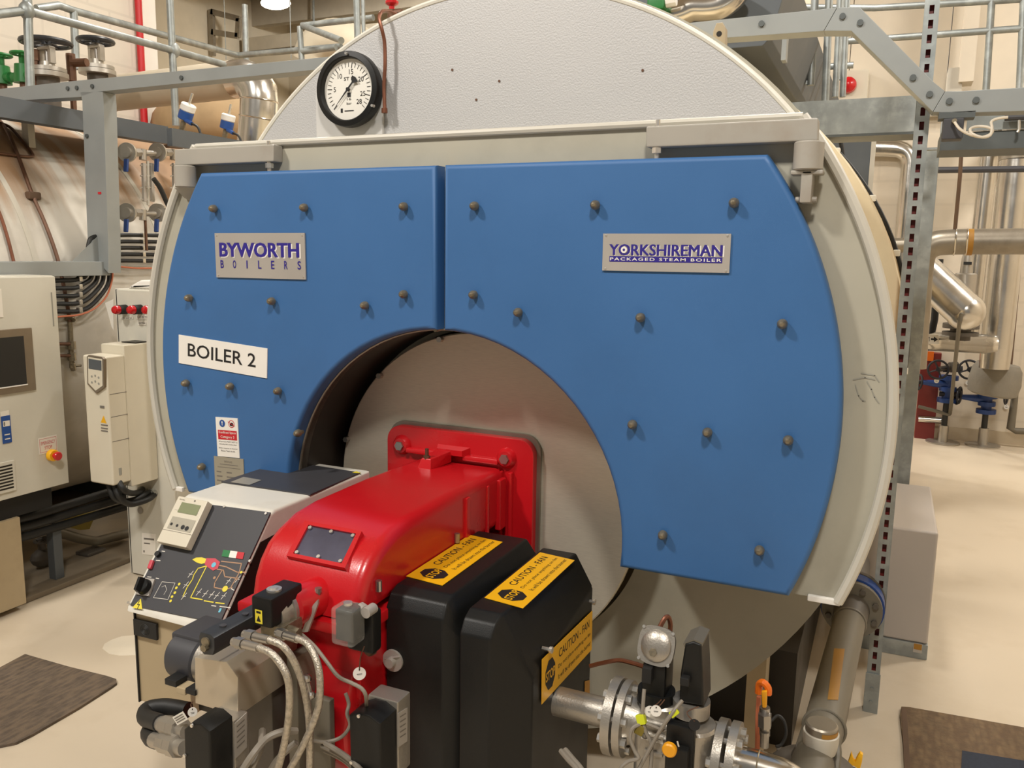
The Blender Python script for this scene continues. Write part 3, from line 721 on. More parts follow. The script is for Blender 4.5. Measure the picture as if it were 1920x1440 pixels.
cc = lambda l: [pu(200+x/4, 840+y/4) for x, y in l]
b = MB().obox(Fp[0]-PN*.004, Fp[1], Fp[2], PN*.004)
b.m(1)                                                      # tan pipes of the printed diagram
for l in ([(835, 875), (980, 900), (965, 970), (905, 1085)], [(820, 905), (870, 920), (950, 965), (1015, 970)], [(805, 935), (850, 945), (860, 995), (960, 1015)], [(840, 945), (790, 1035), (785, 1075), (860, 1095), (915, 1085)]): b.line(Fp, cc(l), .003)
b.circ(Fp, *cc([(785, 1000)])[0], .004); b.circ(Fp, *cc([(950, 1018)])[0], .004)
b.m(2)
for l in ([(725, 905), (665, 920), (635, 970), (625, 1005), (590, 1060), (560, 1130)], [(725, 910), (615, 1145), (700, 1165)], [(715, 1175), (780, 1190)], [(800, 1195), (860, 1205)]): b.line(Fp, cc(l), .003)
for q in ((530, 1035), (510, 1063), (500, 1100), (480, 1130), (470, 1163)): b.circ(Fp, *cc([q])[0], .0042, 8)
b.circ(Fp, *cc([(865, 1090)])[0], .0085, 14, .001); b.circ(Fp, *cc([(980, 968)])[0], .004, 8, .001)
b.poly(Fp, cc([(622, 850), (650, 836), (690, 836), (725, 850), (720, 880), (690, 888), (655, 875)]), .001)
b.poly(Fp, cc([(193, 1200), (255, 1132), (266, 1217)]), .001)
b.m(3); b.poly(Fp, cc([(725, 845), (790, 850), (825, 880), (810, 930), (775, 945), (735, 915), (712, 890)]), .0012)
b.m(4); b.circ(Fp, *cc([(780, 900)])[0], .0072, 16, .0018); b.rect(Fp, *cc([(818, 1270)])[0], *cc([(845, 1243)])[0], .001)
b.m(5)
b.line(Fp, cc([(405, 1010), (500, 1025), (450, 1150), (345, 1130), (405, 1010)]), .0012)
for q in ((675, 1105), (722, 1120), (768, 1130), (806, 1140), (856, 1145), (612, 962), (578, 1045), (566, 1132), (955, 1020), (890, 1030)):
    u, v = cc([q])[0]; b.line(Fp, [(u-.012, v-.03), (u+.012, v+.03)], .0016); b.line(Fp, [(u-.018, v), (u+.018, v)], .0013)
for l in ([(770, 1215), (800, 1222)], [(830, 1225), (905, 1240)], [(400, 772), (420, 776)], [(360, 842), (388, 846)], [(300, 966), (325, 970)], [(362, 980), (380, 985)], [(900, 1085), (930, 1105)]): b.line(Fp, cc(l), .0022)
b.line(Fp, cc([(405, 1050), (430, 1040), (440, 1075), (420, 1110)]), .001); b.m(6); b.line(Fp, cc([(245, 1150), (232, 1178), (246, 1180), (232, 1208)]), .002, .0016)
fp_ = obj('front_panel', b, [MT['panel_grey'], MT['tan_ink'], MT['yellow_ink'], MT['pink_ink'], MT['cyan_ink'], MT['paper'], MT['black_ink']], cab, label='dark grey panel printed with a coloured fuel diagram')
for q in ((358, 937), (421, 950), (499, 963), (297, 1016), (469, 1052), (241, 1130)):
    p = pp(*q, .004); obj('panel_screw', MB().cyl(p, p+PN*.003, .004, seg=8), MT['zinc'], cab)
Fd = frame(*[pp(x, y, .006) for x, y in ((345, 937), (400, 946), (359, 1034), (304, 1021))]); O, X, Y, Nn = Fd
b = MB().obox(O, X, Y, Nn*.026, .003); Fd2 = (O+Nn*.026, X, Y, Nn)
b.m(1); b.rect(Fd2, .10, .70, .90, .70+.003, .001); b.m(2); b.rect(Fd2, .14, .30, .92, .56, .0008); b.m(3); b.rect(Fd2, .22, .66, .86, .88, .0012)
b.m(4)
for u, v in ((.22, .40), (.42, .39), (.62, .38), (.76, .37)): b.circ(Fd2, u, v, .0045 if u < .5 else .007, 10, .0014)
b.m(1); b.text('PANEL', Fd2, .10, .92, .28, .945, 0, .001); b.circ(Fd2, .6, .95, .003, 8, .001); b.rect(Fd2, 0, .262, 1, .268, .001)
obj('display_module', b, [MT['cream_plastic'], MT['grey_ink'], MT['data_plate'], MT['lcd'], MT['black_ink']], cab, label='cream display module with a small green screen')
Fk = frame(*[pp(x, y, .004) for x, y in ((268, 1084), (292, 1087), (281, 1119), (256, 1115))])
obj('switch_plate', MB().obox(Fk[0], Fk[1], Fk[2], PN*.006), [MT['plate_grey']], cab)
p = pp(272, 1101, .01); obj('rotary_switch', MB().cyl(p, p+PN*.018, .022, .020, 20, .002).hull([p+PN*.018+Fk[1].normalized()*s_*.006+Fk[2].normalized()*t_*.021 for s_ in (-1, 1) for t_ in (-1, 1)]+[p+PN*.034+Fk[1].normalized()*s_*.004+Fk[2].normalized()*t_*.018 for s_ in (-1, 1) for t_ in (-1, 1)]), MT['black_plastic'], cab, label='black rotary switch')
p = pp(298, 1040, .004); obj('push_button', MB().cyl(p, p+PN*.010, .008, seg=14), MT['black_soft'], cab)
p = pp(285, 1060, .004); obj('push_button', MB().obox(p-Fk[1].normalized()*.006-Fk[2].normalized()*.013, Fk[1].normalized()*.013, Fk[2].normalized()*.026, PN*.010, .003), MT['pink_ink'], cab, label='red rocker button')
b = MB(); Ff = frame(*[pp(x, y, .005) for x, y in ((419, 1031), (459, 1036), (455, 1049), (416, 1043))]); b.rect(Ff, 0, 0, .34, 1, .001); b.m(1); b.rect(Ff, .34, 0, .67, 1, .001); b.m(2); b.rect(Ff, .67, 0, 1, 1, .001)
obj('flag_sticker', b, [MT['green_ink'], MT['white'], MT['red_ink']], cab, label='green white and red flag sticker')
P = [atz(x, y, 1.0006) for x, y in ((415, 905), (535, 866), (676, 888), (582, 929))]
b = MB().prism([q+V((0, 0, .004)) for q in P], (0, 0, -.004)); Ft = frame(*[q+V((0, 0, .004)) for q in (P[0], P[1], P[2], P[3])])
tv = lambda x, y: (lambda q: ((q-Ft[0]).dot(Ft[1])/Ft[1].length_squared, (q-Ft[0]).dot(Ft[2])/Ft[2].length_squared))(atz(x, y, 1.0046))
b.m(1); b.poly(Ft, [tv(x, y) for x, y in ((431, 905), (456, 895), (490, 901), (467, 910))], .0012); b.m(2); b.poly(Ft, [tv(x, y) for x, y in ((661, 887), (669, 884), (678, 888))], .0012)
obj('top_cover', b, [MT['panel_grey'], MT['data_plate'], MT['yellow_ink']], cab, label='dark grey top cover with a small label')
p0 = V((CX0+.0, 1.57, .452))
b = MB().box((CX0+.004, 1.572, .452), (CX0+.205, 2.2, .73), .004); obj('lower_box', b, MT['beige_steel'], burner)
b = MB().box((CX0+.205, 1.60, .46), (CX1-.02, 2.2, .72)); obj('cable_compartment', b, MT['dark_steel'], burner)
b = MB().box((CX0+.012, 1.566, .452), (CX0+.016, 1.573, .725)); obj('door_gap', b, MT['black_soft'], burner)
Fv = frame(*[at(x, y, 1.570) for x, y in ((253, 1158), (297, 1169), (298, 1199), (255, 1189))])
b = MB().obox(Fv[0], Fv[1], Fv[2], V((0, -.008, 0)), .002); b.m(1)
for r_ in (.004, .008, .012, .016): b.torus(Fv[0]+Fv[1]/2+Fv[2]/2+V((0, -.008, 0)), (0, 1, 0), r_, .0012, 20, 6)
obj('vent_grommet', b, [MT['black_soft'], MT['rubber']], burner)

# ------------------------------------------------------------------ things hung on the front of the burner
pump = thing('oil_pump', (-1.32, 1.38, .62), 'bare metal pump block with a dark motor in front of the white cabinet', 'pump')
YP = 1.30
fp = [(365, 1233), (424, 1241), (446, 1271), (446, 1343), (366, 1319)]
obj('pump_block', MB().prism([at(x, y, YP) for x, y in fp], (0, .20, 0), .002), MT['alu_bright'], pump)
b = MB(); c0, c1 = at(308, 1222, YP+.02), at(352, 1225, YP+.02); zc = (at(320, 1210, YP+.02).z+at(320, 1288, YP+.02).z)/2; rr = (at(320, 1208, YP+.02).z-at(320, 1290, YP+.02).z)/2
b.lathe((c0.x-.02, YP+.08, zc), (1, 0, 0), [(0, rr*.8), (.012, rr), (.085, rr), (.09, rr*.9)], 32); obj('motor', b, MT['panel_grey'], pump)
b = MB().box((c0.x-.02, YP+.06, zc+.02), (c0.x+.068, YP+.17, zc+rr*1.08), .006); obj('motor_box', b, MT['panel_grey'], pump)
b = MB().lathe((c0.x+.072, YP+.08, zc), (1, 0, 0), [(0, rr*.95), (.05, rr*.98), (.055, rr*.9)], 32); obj('motor_ring', b, MT['alu_cast'], pump)
e = at(387, 1208, 1.265)
mf = obj('manifold', MB().prism([e+V((x, 0, z)) for x, z in ((-.019, -.018), (-.008, -.026), (.016, -.022), (.022, -.008), (.022, .018), (.012, .024), (-.016, .024), (-.021, .014))], (0, .26, 0), .002), MT['black_paint'], pump, label='black manifold bar along the top')
obj('manifold_plug', MB().cyl(e+V((0, 0, -.006)), e+V((0, -.010, -.006)), .008, seg=6).cyl(e+V((0, 0, .006)), e+V((0, -.004, .006)), .011, seg=12), MT['bolt_brass'], mf)
for x, y in ((418, 1174), (460, 1152)): p = atz(x, y, e.z+.024); obj('manifold_screw', MB().cyl(p, p+V((0, 0, .003)), .008, seg=10), MT['panel_grey'], mf)
b = MB()
b.box((at(447, 1300, 1.42).x-.02, 1.42, .42), (at(447, 1300, 1.42).x+.10, 1.505, .72), .004); obj('pump_bracket', b, MT['iron_grey'], pump)
b = MB()
for p_, q_ in (((308, 1272), (330, 1290)), ((330, 1288), (347, 1305)), ((347, 1290), (366, 1306))):
    u = at(*p_, YP-.005); w = at(*q_, YP-.005); b.box((u.x, YP-.005, u.z), (w.x, YP+.03, w.z), .002); b.m(b.cur+1 if b.cur < 1 else 0)
obj('plug_block', b, [MT['black_soft'], MT['beige_steel']], pump)
# link plate with ball joints right of the block
b = MB().box((-1.205, 1.43, .44), (-1.175, 1.50, .80), .004).box((-1.16, 1.45, .40), (-1.10, 1.47, .70), .004)
obj('link_plate', b, MT['pipe_grey'], pump)
b = MB().cyl(at(576, 1275, 1.40), at(582, 1300, 1.40), .006, seg=8).sph(at(576, 1272, 1.40), .011, seg=10).sph(at(583, 1303, 1.40), .011, seg=10); obj('ball_joint', b, MT['steel'], pump)

def servo(name, face, Yf, dep, fl, label, lab2):
    t = thing(name, at(*face[0], Yf)+V((0, .05, -.1)), label, 'actuator')
    F = [at(x, y, Yf) for x, y in face]
    xs = max(p.x for p in F); dep = atx(fl[0], fl[2], xs).y-Yf; th = atx(fl[1], fl[2], xs).y-Yf-dep
    obj('cover', MB().prism(F, (0, dep, 0), .005), MT['black_plastic'], t)
    b = MB().box((F[0].x+.004, Yf+dep, F[-1].z-.02), (xs+.003, Yf+dep+th, F[2].z+.004 if fl[0] > 600 else F[3].z-.012), .004)
    obj('base_flange', b, MT['alu_cast'], t)
    G = lab2; Fl = frame(*[atx(x, y, xs+.0032) for x, y in G]); b = MB().obox(Fl[0], Fl[1], Fl[2], Fl[3]*.002); b.m(1)
    for v in (.85, .7, .55, .4, .25): b.rect(Fl, .15, v, .8, v+.04, .0026)
    obj('type_label', b, [MT['plate_grey'], MT['grey_ink']], t)
    for i in (1, -1): p = F[i]*.9+F[2]*.1+V((0, -.001, -.006 if i == 1 else .02)); obj('cover_screw', MB().cyl(p, p+V((0, -.004, 0)), .004, seg=8), MT['zinc'], t)
    return t
servo('servo_motor', [(344, 1368), (360, 1354), (376, 1357), (393, 1372), (396, 1520), (346, 1440)], 1.20, .09, (437, 466, 1385), 'black servo motor at the lower left, beneath the metal pump block', [(438, 1356), (462, 1337), (461, 1400), (440, 1424)])
servo('servo_motor', [(654, 1341), (672, 1336), (692, 1342), (712, 1358), (714, 1500), (657, 1455)], 1.38, .10, (744, 768, 1350), 'black servo motor on the front of the black fan box', [(745, 1340), (763, 1324), (762, 1392), (746, 1398)])

# solenoid valve on the manifold
so = thing('solenoid_valve', at(508, 1178, 1.40), 'black solenoid coil with yellow warning label by the round port', 'valve')
c = at(492, 1150, 1.36); x0 = at(471, 1150, 1.36).x; x1 = at(508, 1150, 1.36).x; z0 = at(490, 1176, 1.36).z; z1 = at(490, 1121, 1.36).z
obj('coil', MB().box((x0, 1.36, z0), (x1, 1.47, z1), .006), MT['black_plastic'], so)
p = V(((x0+x1)/2, 1.405, z1)); obj('coil_nut', MB().cyl(p, p+V((0, 0, .005)), .017, seg=20).cyl(p, p+V((0, 0, .008)), .009, seg=6), MT['zinc'], so)
Fs = (V((x0+.012, 1.3595, z0+.008)), V((.02, 0, 0)), V((0, 0, .032)), V((0, -1, 0))); b = MB().rect(Fs, 0, 0, 1, 1, .0006); b.m(1); b.poly(Fs, [(.2, .15), (.8, .15), (.5, .6)], .0012); b.rect(Fs, .2, .75, .8, .9, .0012)
obj('coil_label', b, [MT['yellow_ink'], MT['black_ink']], so)
p = V(((x0+x1)/2+.008, 1.40, z0)); obj('valve_body', MB().box(p+V((-.03, -.02, -.03)), p+V((.035, .05, 0)), .004).cyl(p+V((.03, 0, -.015)), p+V((.062, 0, -.018)), .013, seg=8), MT['bolt_brass'], so)

# three braided hoses
def hose(pts, fit, label):
    t = thing('braided_hose', at(*pts[0][:2], pts[0][2]), label, 'hose', 'braided hoses looping down from the manifold')
    P = [at(*q) for q in pts]; obj('hose', MB().tube(P, .0076, 12, 8), MT['braid'], t)
    a = [at(*q) for q in fit]; d = (a[1]-a[0]); b = MB().cyl(a[0]+d*.42, a[1], .0095, seg=16)
    b.cyl(a[0]+d*.12, a[0]+d*.40, .0125, seg=6).cyl(a[0], a[0]+d*.14, .0095, seg=12); obj('fitting', b, MT['steel'], t)
hose([(484, 1214, 1.245), (512, 1228, 1.235), (537, 1265, 1.23), (543, 1310, 1.235), (538, 1370, 1.25), (522, 1440, 1.27), (500, 1520, 1.30)], [(438, 1203, 1.262), (486, 1215, 1.244)], 'braided steel hose nearest the front end of the black manifold')
hose([(503, 1199, 1.29), (532, 1213, 1.29), (556, 1250, 1.30), (572, 1300, 1.31), (580, 1360, 1.32), (581, 1440, 1.33), (580, 1520, 1.34)], [(458, 1189, 1.30), (505, 1200, 1.29)], 'braided steel hose between two others, hanging almost straight down')
hose([(557, 1197, 1.35), (577, 1208, 1.34), (594, 1240, 1.325), (600, 1280, 1.315), (596, 1330, 1.31), (572, 1390, 1.30), (545, 1440, 1.29), (510, 1500, 1.28)], [(520, 1186, 1.37), (558, 1198, 1.35)], 'braided steel hose from under the solenoid, rightmost of three')
# grey cable to the right hand servo, other loose cables
def cable(pts, r, m, label, cat='cable', name='cable', sm=6, group=None, seg=8):
    return obj(name, MB().tube([at(*q) for q in pts], r, seg, sm), MT[m], label=label, cat=cat, group=group)
cable([(566, 1190, 1.42), (590, 1212, 1.41), (612, 1240, 1.40), (634, 1268, 1.39), (660, 1281, 1.385), (678, 1291, 1.385), (686, 1305, 1.39), (687, 1330, 1.42)], .0042, 'cable_grey', 'grey cable looping to the servo motor on the fan box')
cable([(648, 1300, 1.46), (654, 1320, 1.46), (651, 1338, 1.45), (656, 1360, 1.45), (640, 1382, 1.44), (612, 1391, 1.43), (585, 1388, 1.44)], .0042, 'cable_grey', 'thin grey cable curving low across the red casing')
for i, l in enumerate(('nearest', 'middle', 'farthest')):
    cable([(610-i*6, 1394+i*4, 1.42+.02*i), (640, 1412+i*5, 1.40+.02*i), (665, 1432+i*6, 1.38+.02*i), (700, 1470+i*8, 1.36+.02*i)], .006, 'cable_grey', 'grey cable in the bundle under the black servo motor', group='grey cables under the fan box servo')
cable([(448, 1455, 1.24), (474, 1415, 1.26), (500, 1385, 1.30), (530, 1372, 1.33), (556, 1371, 1.36)], .008, 'cable_grey', 'grey cable arching behind the front braided hose')
cable([(462, 1460, 1.25), (482, 1418, 1.28), (490, 1395, 1.3), (492, 1370, 1.34)], .008, 'cable_grey', 'short grey cable rising left of the braided hoses')
cable([(505, 1450, 1.33), (520, 1425, 1.34), (540, 1405, 1.35), (556, 1392, 1.36)], .008, 'cable_grey', 'grey cable end low between the braided hoses')
# dark flexible conduits at the far left of the burner
def conduit(pts, fit, label):
    t = thing('flexible_conduit', at(*pts[0]), label, 'conduit', None)
    obj('sleeve', MB().tube([at(*q) for q in pts], .021, 14, 6), MT['rubber'], t)
    a, c = at(*fit[0]), at(*fit[1]); d = c-a; b = MB().cyl(a, a+d*.3, .019, seg=16).cyl(a+d*.3, a+d*.55, .024, seg=8).cyl(a+d*.58, a+d*.8, .026, seg=8).cyl(a+d*.8, c, .018, seg=14)
    obj('gland', b, MT['alu_cast'], t)
conduit([(352, 1332, 1.46), (310, 1325, 1.45), (278, 1330, 1.43), (273, 1345, 1.40), (290, 1352, 1.37), (302, 1356, 1.35)], [(296, 1355, 1.36), (352, 1372, 1.30)], 'upper dark conduit with metal gland beside the left servo motor')
conduit([(330, 1355, 1.46), (295, 1362, 1.44), (280, 1372, 1.40), (285, 1384, 1.36), (296, 1388, 1.34)], [(290, 1387, 1.34), (348, 1403, 1.27)], 'lower dark conduit with metal gland beside the left servo motor')
# pressure switch with a clear cover
ps = thing('pressure_switch', at(640, 1215, 1.46), 'small pressure switch with a clear cover on the red casing', 'switch')
x0, x1 = at(618, 1180, 1.42).x, at(660, 1180, 1.42).x; z0, z1 = at(640, 1214, 1.42).z, at(640, 1143, 1.42).z
obj('cover', MB().box((x0, 1.42, z0), (x1, 1.475, z1), .010, 3), MT['clear'], ps); obj('works', MB().box((x0+.006, 1.432, z0+.008), (x1-.006, 1.48, z1-.008), .004), MT['glass_dark'], ps)
obj('body', MB().box((x0+.004, 1.475, z0-.035), (x1+.016, 1.515, z1-.022), .008), MT['black_plastic'], ps)
p = at(691, 1146, 1.47); obj('test_knob', MB().cyl(p+V((-.026, .01, 0)), p+V((-.008, 0, 0)), .012, seg=10).cyl(p+V((0, .02, 0)), p+V((0, -.012, 0)), .012, seg=18), MT['plate_grey'], ps)
p = V(((x0+x1)/2, 1.448, z1)); obj('cover_screw', MB().cyl(p, p+V((0, 0, .006)), .010, seg=14), MT['zinc'], ps)
b = MB().tube([at(688, 1188, 1.49), at(687, 1205, 1.49), at(687, 1220, 1.49), at(693, 1226, 1.50), at(702, 1222, 1.53)], .006, 8, 4); obj('impulse_tube', b, MT['copper_dark'], ps)
# bracket strap on the red casing
b = MB().prism([at(x, y, 1.47) for x, y in ((587, 1134), (595, 1125), (596, 1132), (577, 1185), (565, 1186), (575, 1160))], (0, .006, 0)); obj('casing_bracket', b, MT['plate_grey'], burner)

def asset_tag(x, y, Y, r, label, ty=None, m='white', sq=.9):
    t = thing('asset_tag', at(x, y, Y), label, 'tag')
    c = at(x, y, Y); n = (CAM-c); n.z *= .3; n.normalize()
    b = MB().cyl(c+n*.001, c-n*.001, r, seg=22); X = V((0, 0, 1)).cross(n).normalized(); F = (c-X*r+V((0, 0, -r)), X*2*r, V((0, 0, 2*r)), n)
    if m == 'white': b.m(1); b.circ(F, .5, .83, r*.12, 8, .0016); b.rect(F, .3, .45, .7, .50, .0016); b.rect(F, .33, .33, .67, .38, .0016)
    obj('disc', b, [MT[m], MT['black_ink']], t)
    if ty: obj('wire', MB().tube([at(*q) for q in ty]+[c+V((0, 0, r*.7))], .0014, 6, 3), MT['copper_dark'], t)
asset_tag(674, 1263, 1.46, .0145, 'round white tag hanging under the clear pressure switch', [(683, 1212, 1.46), (676, 1232, 1.46)])
asset_tag(361, 1335, 1.26, .010, 'round white tag hanging beside the left servo motor', [(362, 1315, 1.27), (358, 1322, 1.27)])
F = frame(*[at(x, y, 1.29) for x, y in ((325, 1344), (342, 1334), (354, 1348), (332, 1360))]); b = MB().obox(F[0], F[1], F[2], F[3]*.001); b.m(1)
for v in (.2, .45, .7): b.rect(F, .1, v, .9, v+.12, .0016)
obj('cable_marker', b, [MT['paper'], MT['grey_ink']], label='cream printed cable marker beside the dark conduits', cat='label')
# ------------------------------------------------------------------ gas train at the lower right
YG2 = 1.86
gz = at(1160, 1343, YG2).z
def gx(x, y=1343): return at(x, y, YG2).x
def bolts_on(par, x0, x1, yc, zc, R, n, r=.011, m='zinc', ph=22.5):
    for i in range(n):
        t = math.radians(ph+360*i/n); p = V((0, yc+R*math.cos(t), zc+R*math.sin(t)))
        obj('flange_bolt', MB().cyl(p+V((x0-.012, 0, 0)), p+V((x0, 0, 0)), r, seg=6).cyl(p+V((x0, 0, 0)), p+V((x1, 0, 0)), r*.6, seg=8).cyl(p+V((x1, 0, 0)), p+V((x1+.012, 0, 0)), r, seg=6), MT[m], par)
gas = thing('gas_valve', V((gx(1260, 1380), YG2, .3)), 'double gas valve block with flanges beside the black fan box', 'valve')
xA, xB, xC, xD = gx(1146), gx(1171), gx(1344, 1400), gx(1372, 1400)
fr_ = .094
b = MB().cyl((-.71, YG2, gz), (xA+.01, YG2, gz), .037, seg=28); obj('inlet_pipe', b, MT['alu_cast'], gas)
f1 = obj('flange', MB().ring((xA, YG2, gz), (xA+.022, YG2, gz), fr_, .03, 40), MT['alu_cast'], gas)
f2 = obj('flange', MB().ring((xA+.028, YG2, gz), (xA+.046, YG2, gz), fr_*.97, .03, 40), MT['alu_cast'], gas)
bolts_on(f1, xA, xA+.046, YG2, gz, fr_*.76, 8)
x0, x1 = xA+.046, xC
b = MB().cyl((x0, YG2, gz), (x0+.05, YG2, gz), .062, .05, 32); obj('inlet_neck', b, MT['alu_cast'], gas)
b = MB().box((x0+.03, YG2-.072, gz-.19), (x1-.03, YG2+.07, gz+.02), .02, 3).box((x0+.045, YG2-.06, gz+.0), (x1-.035, YG2+.06, gz+.045), .015, 3)
b.cyl((x1-.055, YG2-.02, gz-.2), (x1-.055, YG2-.02, gz+.045), .058, seg=32, bev=.006); b.cyl((x0+.08, YG2+.01, gz-.19), (x0+.08, YG2+.01, gz+.07), .052, seg=32, bev=.006)
b.box((x0+.06, YG2-.079, gz-.03), (x1-.11, YG2-.07, gz-.02), .002)
obj('valve_body', b, MT['alu_cast'], gas)
b = MB().cyl((x1-.045, YG2, gz-.04), (x1, YG2, gz-.04), .05, .062, 32); obj('outlet_neck', b, MT['alu_cast'], gas)
zc = gz-.045
f3 = obj('flange', MB().ring((xC, YG2, zc), (xC+.020, YG2, zc), fr_, .03, 40), MT['alu_cast'], gas)
f4 = obj('flange', MB().ring((xC+.030, YG2, zc), (xC+.050, YG2, zc), fr_, .03, 40), MT['alu_cast'], gas)
bolts_on(f3, xC, xC+.05, YG2, zc, fr_*.76, 8)
# plates, knob and switch on the body
Fb = frame(*[at(x, y, YG2-.0725) for x, y in ((1203, 1372), (1244, 1382), (1243, 1396), (1202, 1384))]); b = MB().rect(Fb, 0, 0, 1, 1, .001); b.m(1); b.circ(Fb, .16, .5, .0075, 14, .0015, .0055); b.text('CE', Fb, .08, .3, .24, .7, 0, .0018); b.rect(Fb, .4, .55, .9, .62, .0015); b.rect(Fb, .4, .3, .8, .37, .0015)
obj('rating_plate', b, [MT['paper'], MT['grey_ink']], gas)
b = MB().box(at(1250, 1440, YG2-.075), at(1302, 1368, YG2-.10)+V((0, 0, 0)), .004); b.box(at(1256, 1460, YG2-.075), at(1290, 1410, YG2-.12), .004)
obj('pressure_switch', b, MT['black_plastic'], gas)
p = at(1257, 1402, YG2-.123); obj('yellow_knob', MB().cyl(p, p+V((0, -.016, 0)), .0165, seg=24, bev=.003), MT['amber'], gas)
# actuators on top
def gx3(x, y, Y): return at(x, y, Y)
a1 = thing('gas_actuator', gx3(1225, 1310, YG2), 'gas valve actuator with a round bare metal head, nearer the fan box', 'actuator')
w0, w1 = at(1206, 1280, YG2-.02), at(1250, 1280, YG2-.02); zt, zb_ = at(1228, 1240, YG2-.02).z, at(1228, 1306, YG2-.02).z
obj('body', MB().box((w0.x, YG2-.035, zb_), (w1.x, YG2+.05, zt), .008).cyl(((w0.x+w1.x)/2, YG2, zb_-.02), ((w0.x+w1.x)/2, YG2, zb_+.01), .045, seg=28), MT['black_plastic'], a1)
c = at(1229, 1211, YG2-.03); dn = V((-.12, -.93, .36)).normalized(); d_, u_, w_ = basis(dn)
b = MB(); rr = .046
sq = []
for i in range(40):
    t = 2*math.pi*i/40; k = 1/max(abs(math.cos(t))**1.0, abs(math.sin(t))) if False else (abs(math.cos(t))**3.2+abs(math.sin(t))**3.2)**(-1/3.2); sq.append(c-dn*.012+(u_*math.cos(t)+w_*math.sin(t))*rr*k*.98)
b.prism(sq, dn*.008, .001); b.lathe(c-dn*.004, dn, [(0, .0375), (.004, .0365), (.010, .029), (.013, .014), (.0135, 0)], 32); b.lathe(c-dn*.045, dn, [(0, .03), (.033, .04)], 24)
obj('round_head', b, MT['alu_cast'], a1); b = MB().cyl(c+dn*.012-w_*.012*0+V((0, 0, -.016)), c+dn*.017+V((0, 0, -.016)), .010, seg=6); obj('head_plug', b, MT['bolt_brass'], a1)
for s_, t_ in ((1, 1), (-1, 1), (1, -1), (-1, -1)): p = c-dn*.004+(u_*s_+w_*t_)*rr*.80; obj('head_screw', MB().cyl(p, p+dn*.003, .004, seg=8), MT['zinc'], a1)
p = at(1212, 1268, YG2-.056); obj('plug', MB().box(p+V((-.012, 0, -.02)), p+V((.012, .03, .02)), .004), MT['black_soft'], a1)
a2 = thing('gas_actuator', gx3(1295, 1325, YG2), 'tall black gas valve actuator right of the round metal head', 'actuator')
q = [(1284, 1208), (1300, 1203), (1315, 1210), (1318, 1275), (1319, 1325), (1273, 1318), (1275, 1265), (1281, 1228)]
obj('body', MB().prism([at(x, y, YG2-.035) for x, y in q], (0, .085, 0), .007, 3), MT['black_plastic'], a2)
b = MB().box(at(1274, 1286, YG2-.055), at(1296, 1266, YG2-.034), .004); obj('plug', b, MT['black_soft'], a2)
b = MB().prism([at(x, y, YG2-.03) for x, y in ((1281, 1207), (1300, 1199), (1318, 1206), (1317, 1212), (1300, 1206), (1283, 1213))], (0, .08, 0)); obj('cap_edge', b, MT['pipe_grey'], a2)
b = MB().cyl(at(1296, 1325, YG2)+V((0, 0, -.015)), at(1296, 1325, YG2)+V((0, 0, .02)), .044, seg=28); obj('collar', b, MT['alu_cast'], a2)
# hoses, tags and cables of the gas train
cable([(1106, 1249, 2.0), (1130, 1243, 2.0), (1160, 1238, 2.0), (1185, 1243, 1.98), (1208, 1250, 1.96)], .006, 'copper', 'thin red copper tube running to the gas actuator', 'tube', 'copper_tube')
cable([(1236, 1178, 1.92), (1246, 1160, 1.93), (1253, 1157, 1.94), (1257, 1170, 1.95), (1256, 1190, 1.95), (1254, 1230, 1.95)], .006, 'copper', 'copper tube looped behind the round actuator head', 'tube', 'copper_tube')
cable([(1208, 1292, 1.79), (1206, 1318, 1.775), (1205, 1345, 1.765), (1211, 1372, 1.762), (1221, 1395, 1.76), (1220, 1440, 1.75), (1214, 1480, 1.75)], .0045, 'cable_grey', 'grey cable through the yellow sleeve nearest the fan box')
cable([(1279, 1314, 1.79), (1262, 1335, 1.765), (1238, 1370, 1.755), (1218, 1405, 1.75), (1199, 1440, 1.74), (1180, 1480, 1.74)], .0045, 'cable_grey', 'grey cable running diagonally across the gas valve body')
cable([(1200, 1358, 1.76), (1186, 1366, 1.75), (1182, 1385, 1.745), (1190, 1408, 1.74), (1197, 1422, 1.735), (1178, 1428, 1.73), (1163, 1442, 1.72), (1155, 1470, 1.72)], .0045, 'cable_grey', 'grey cable curling left of the gas valve body')
cable([(1212, 1357, 1.76), (1230, 1364, 1.76), (1246, 1370, 1.765), (1258, 1367, 1.77)], .0035, 'cable_grey', 'short grey lead from the yellow sleeve to the black switch')
cable([(1270, 1390, 1.755), (1276, 1410, 1.75), (1286, 1424, 1.75), (1288, 1450, 1.75)], .002, 'cable_white', 'fine pale lead hanging by the yellow knob')
def sleeve(a, c, r, label, m='lime'):
    a, c = at(*a), at(*c); return obj('cable_sleeve', MB().bar(a, c, r*2, r*1.4, (0, 1, 0), .002), MT[m], label=label, cat='sleeve')
sleeve((1200, 1339, 1.768), (1205, 1358, 1.763), .0105, 'bright yellow cable sleeve nearest the left gas flange')
sleeve((1257, 1342, 1.764), (1271, 1331, 1.772), .007, 'bright yellow cable sleeve below the tall black actuator')
sleeve((1193, 1362, 1.764), (1208, 1370, 1.768), .013, 'olive green cable tag under the bright yellow sleeve', 'olive')
asset_tag(1230, 1333, 1.76, .0128, 'round white tag on the gas valve, in front of its twin', [(1246, 1312, 1.79), (1238, 1322, 1.775)])
asset_tag(1219, 1334, 1.775, .0128, 'round white tag half hidden behind another on the gas valve', [(1240, 1312, 1.80), (1232, 1320, 1.785)])
asset_tag(1302, 1359, 1.76, .0128, 'round black tag hanging on the gas valve', [(1310, 1325, 1.78), (1288, 1335, 1.775), (1296, 1348, 1.765)], 'black_soft')
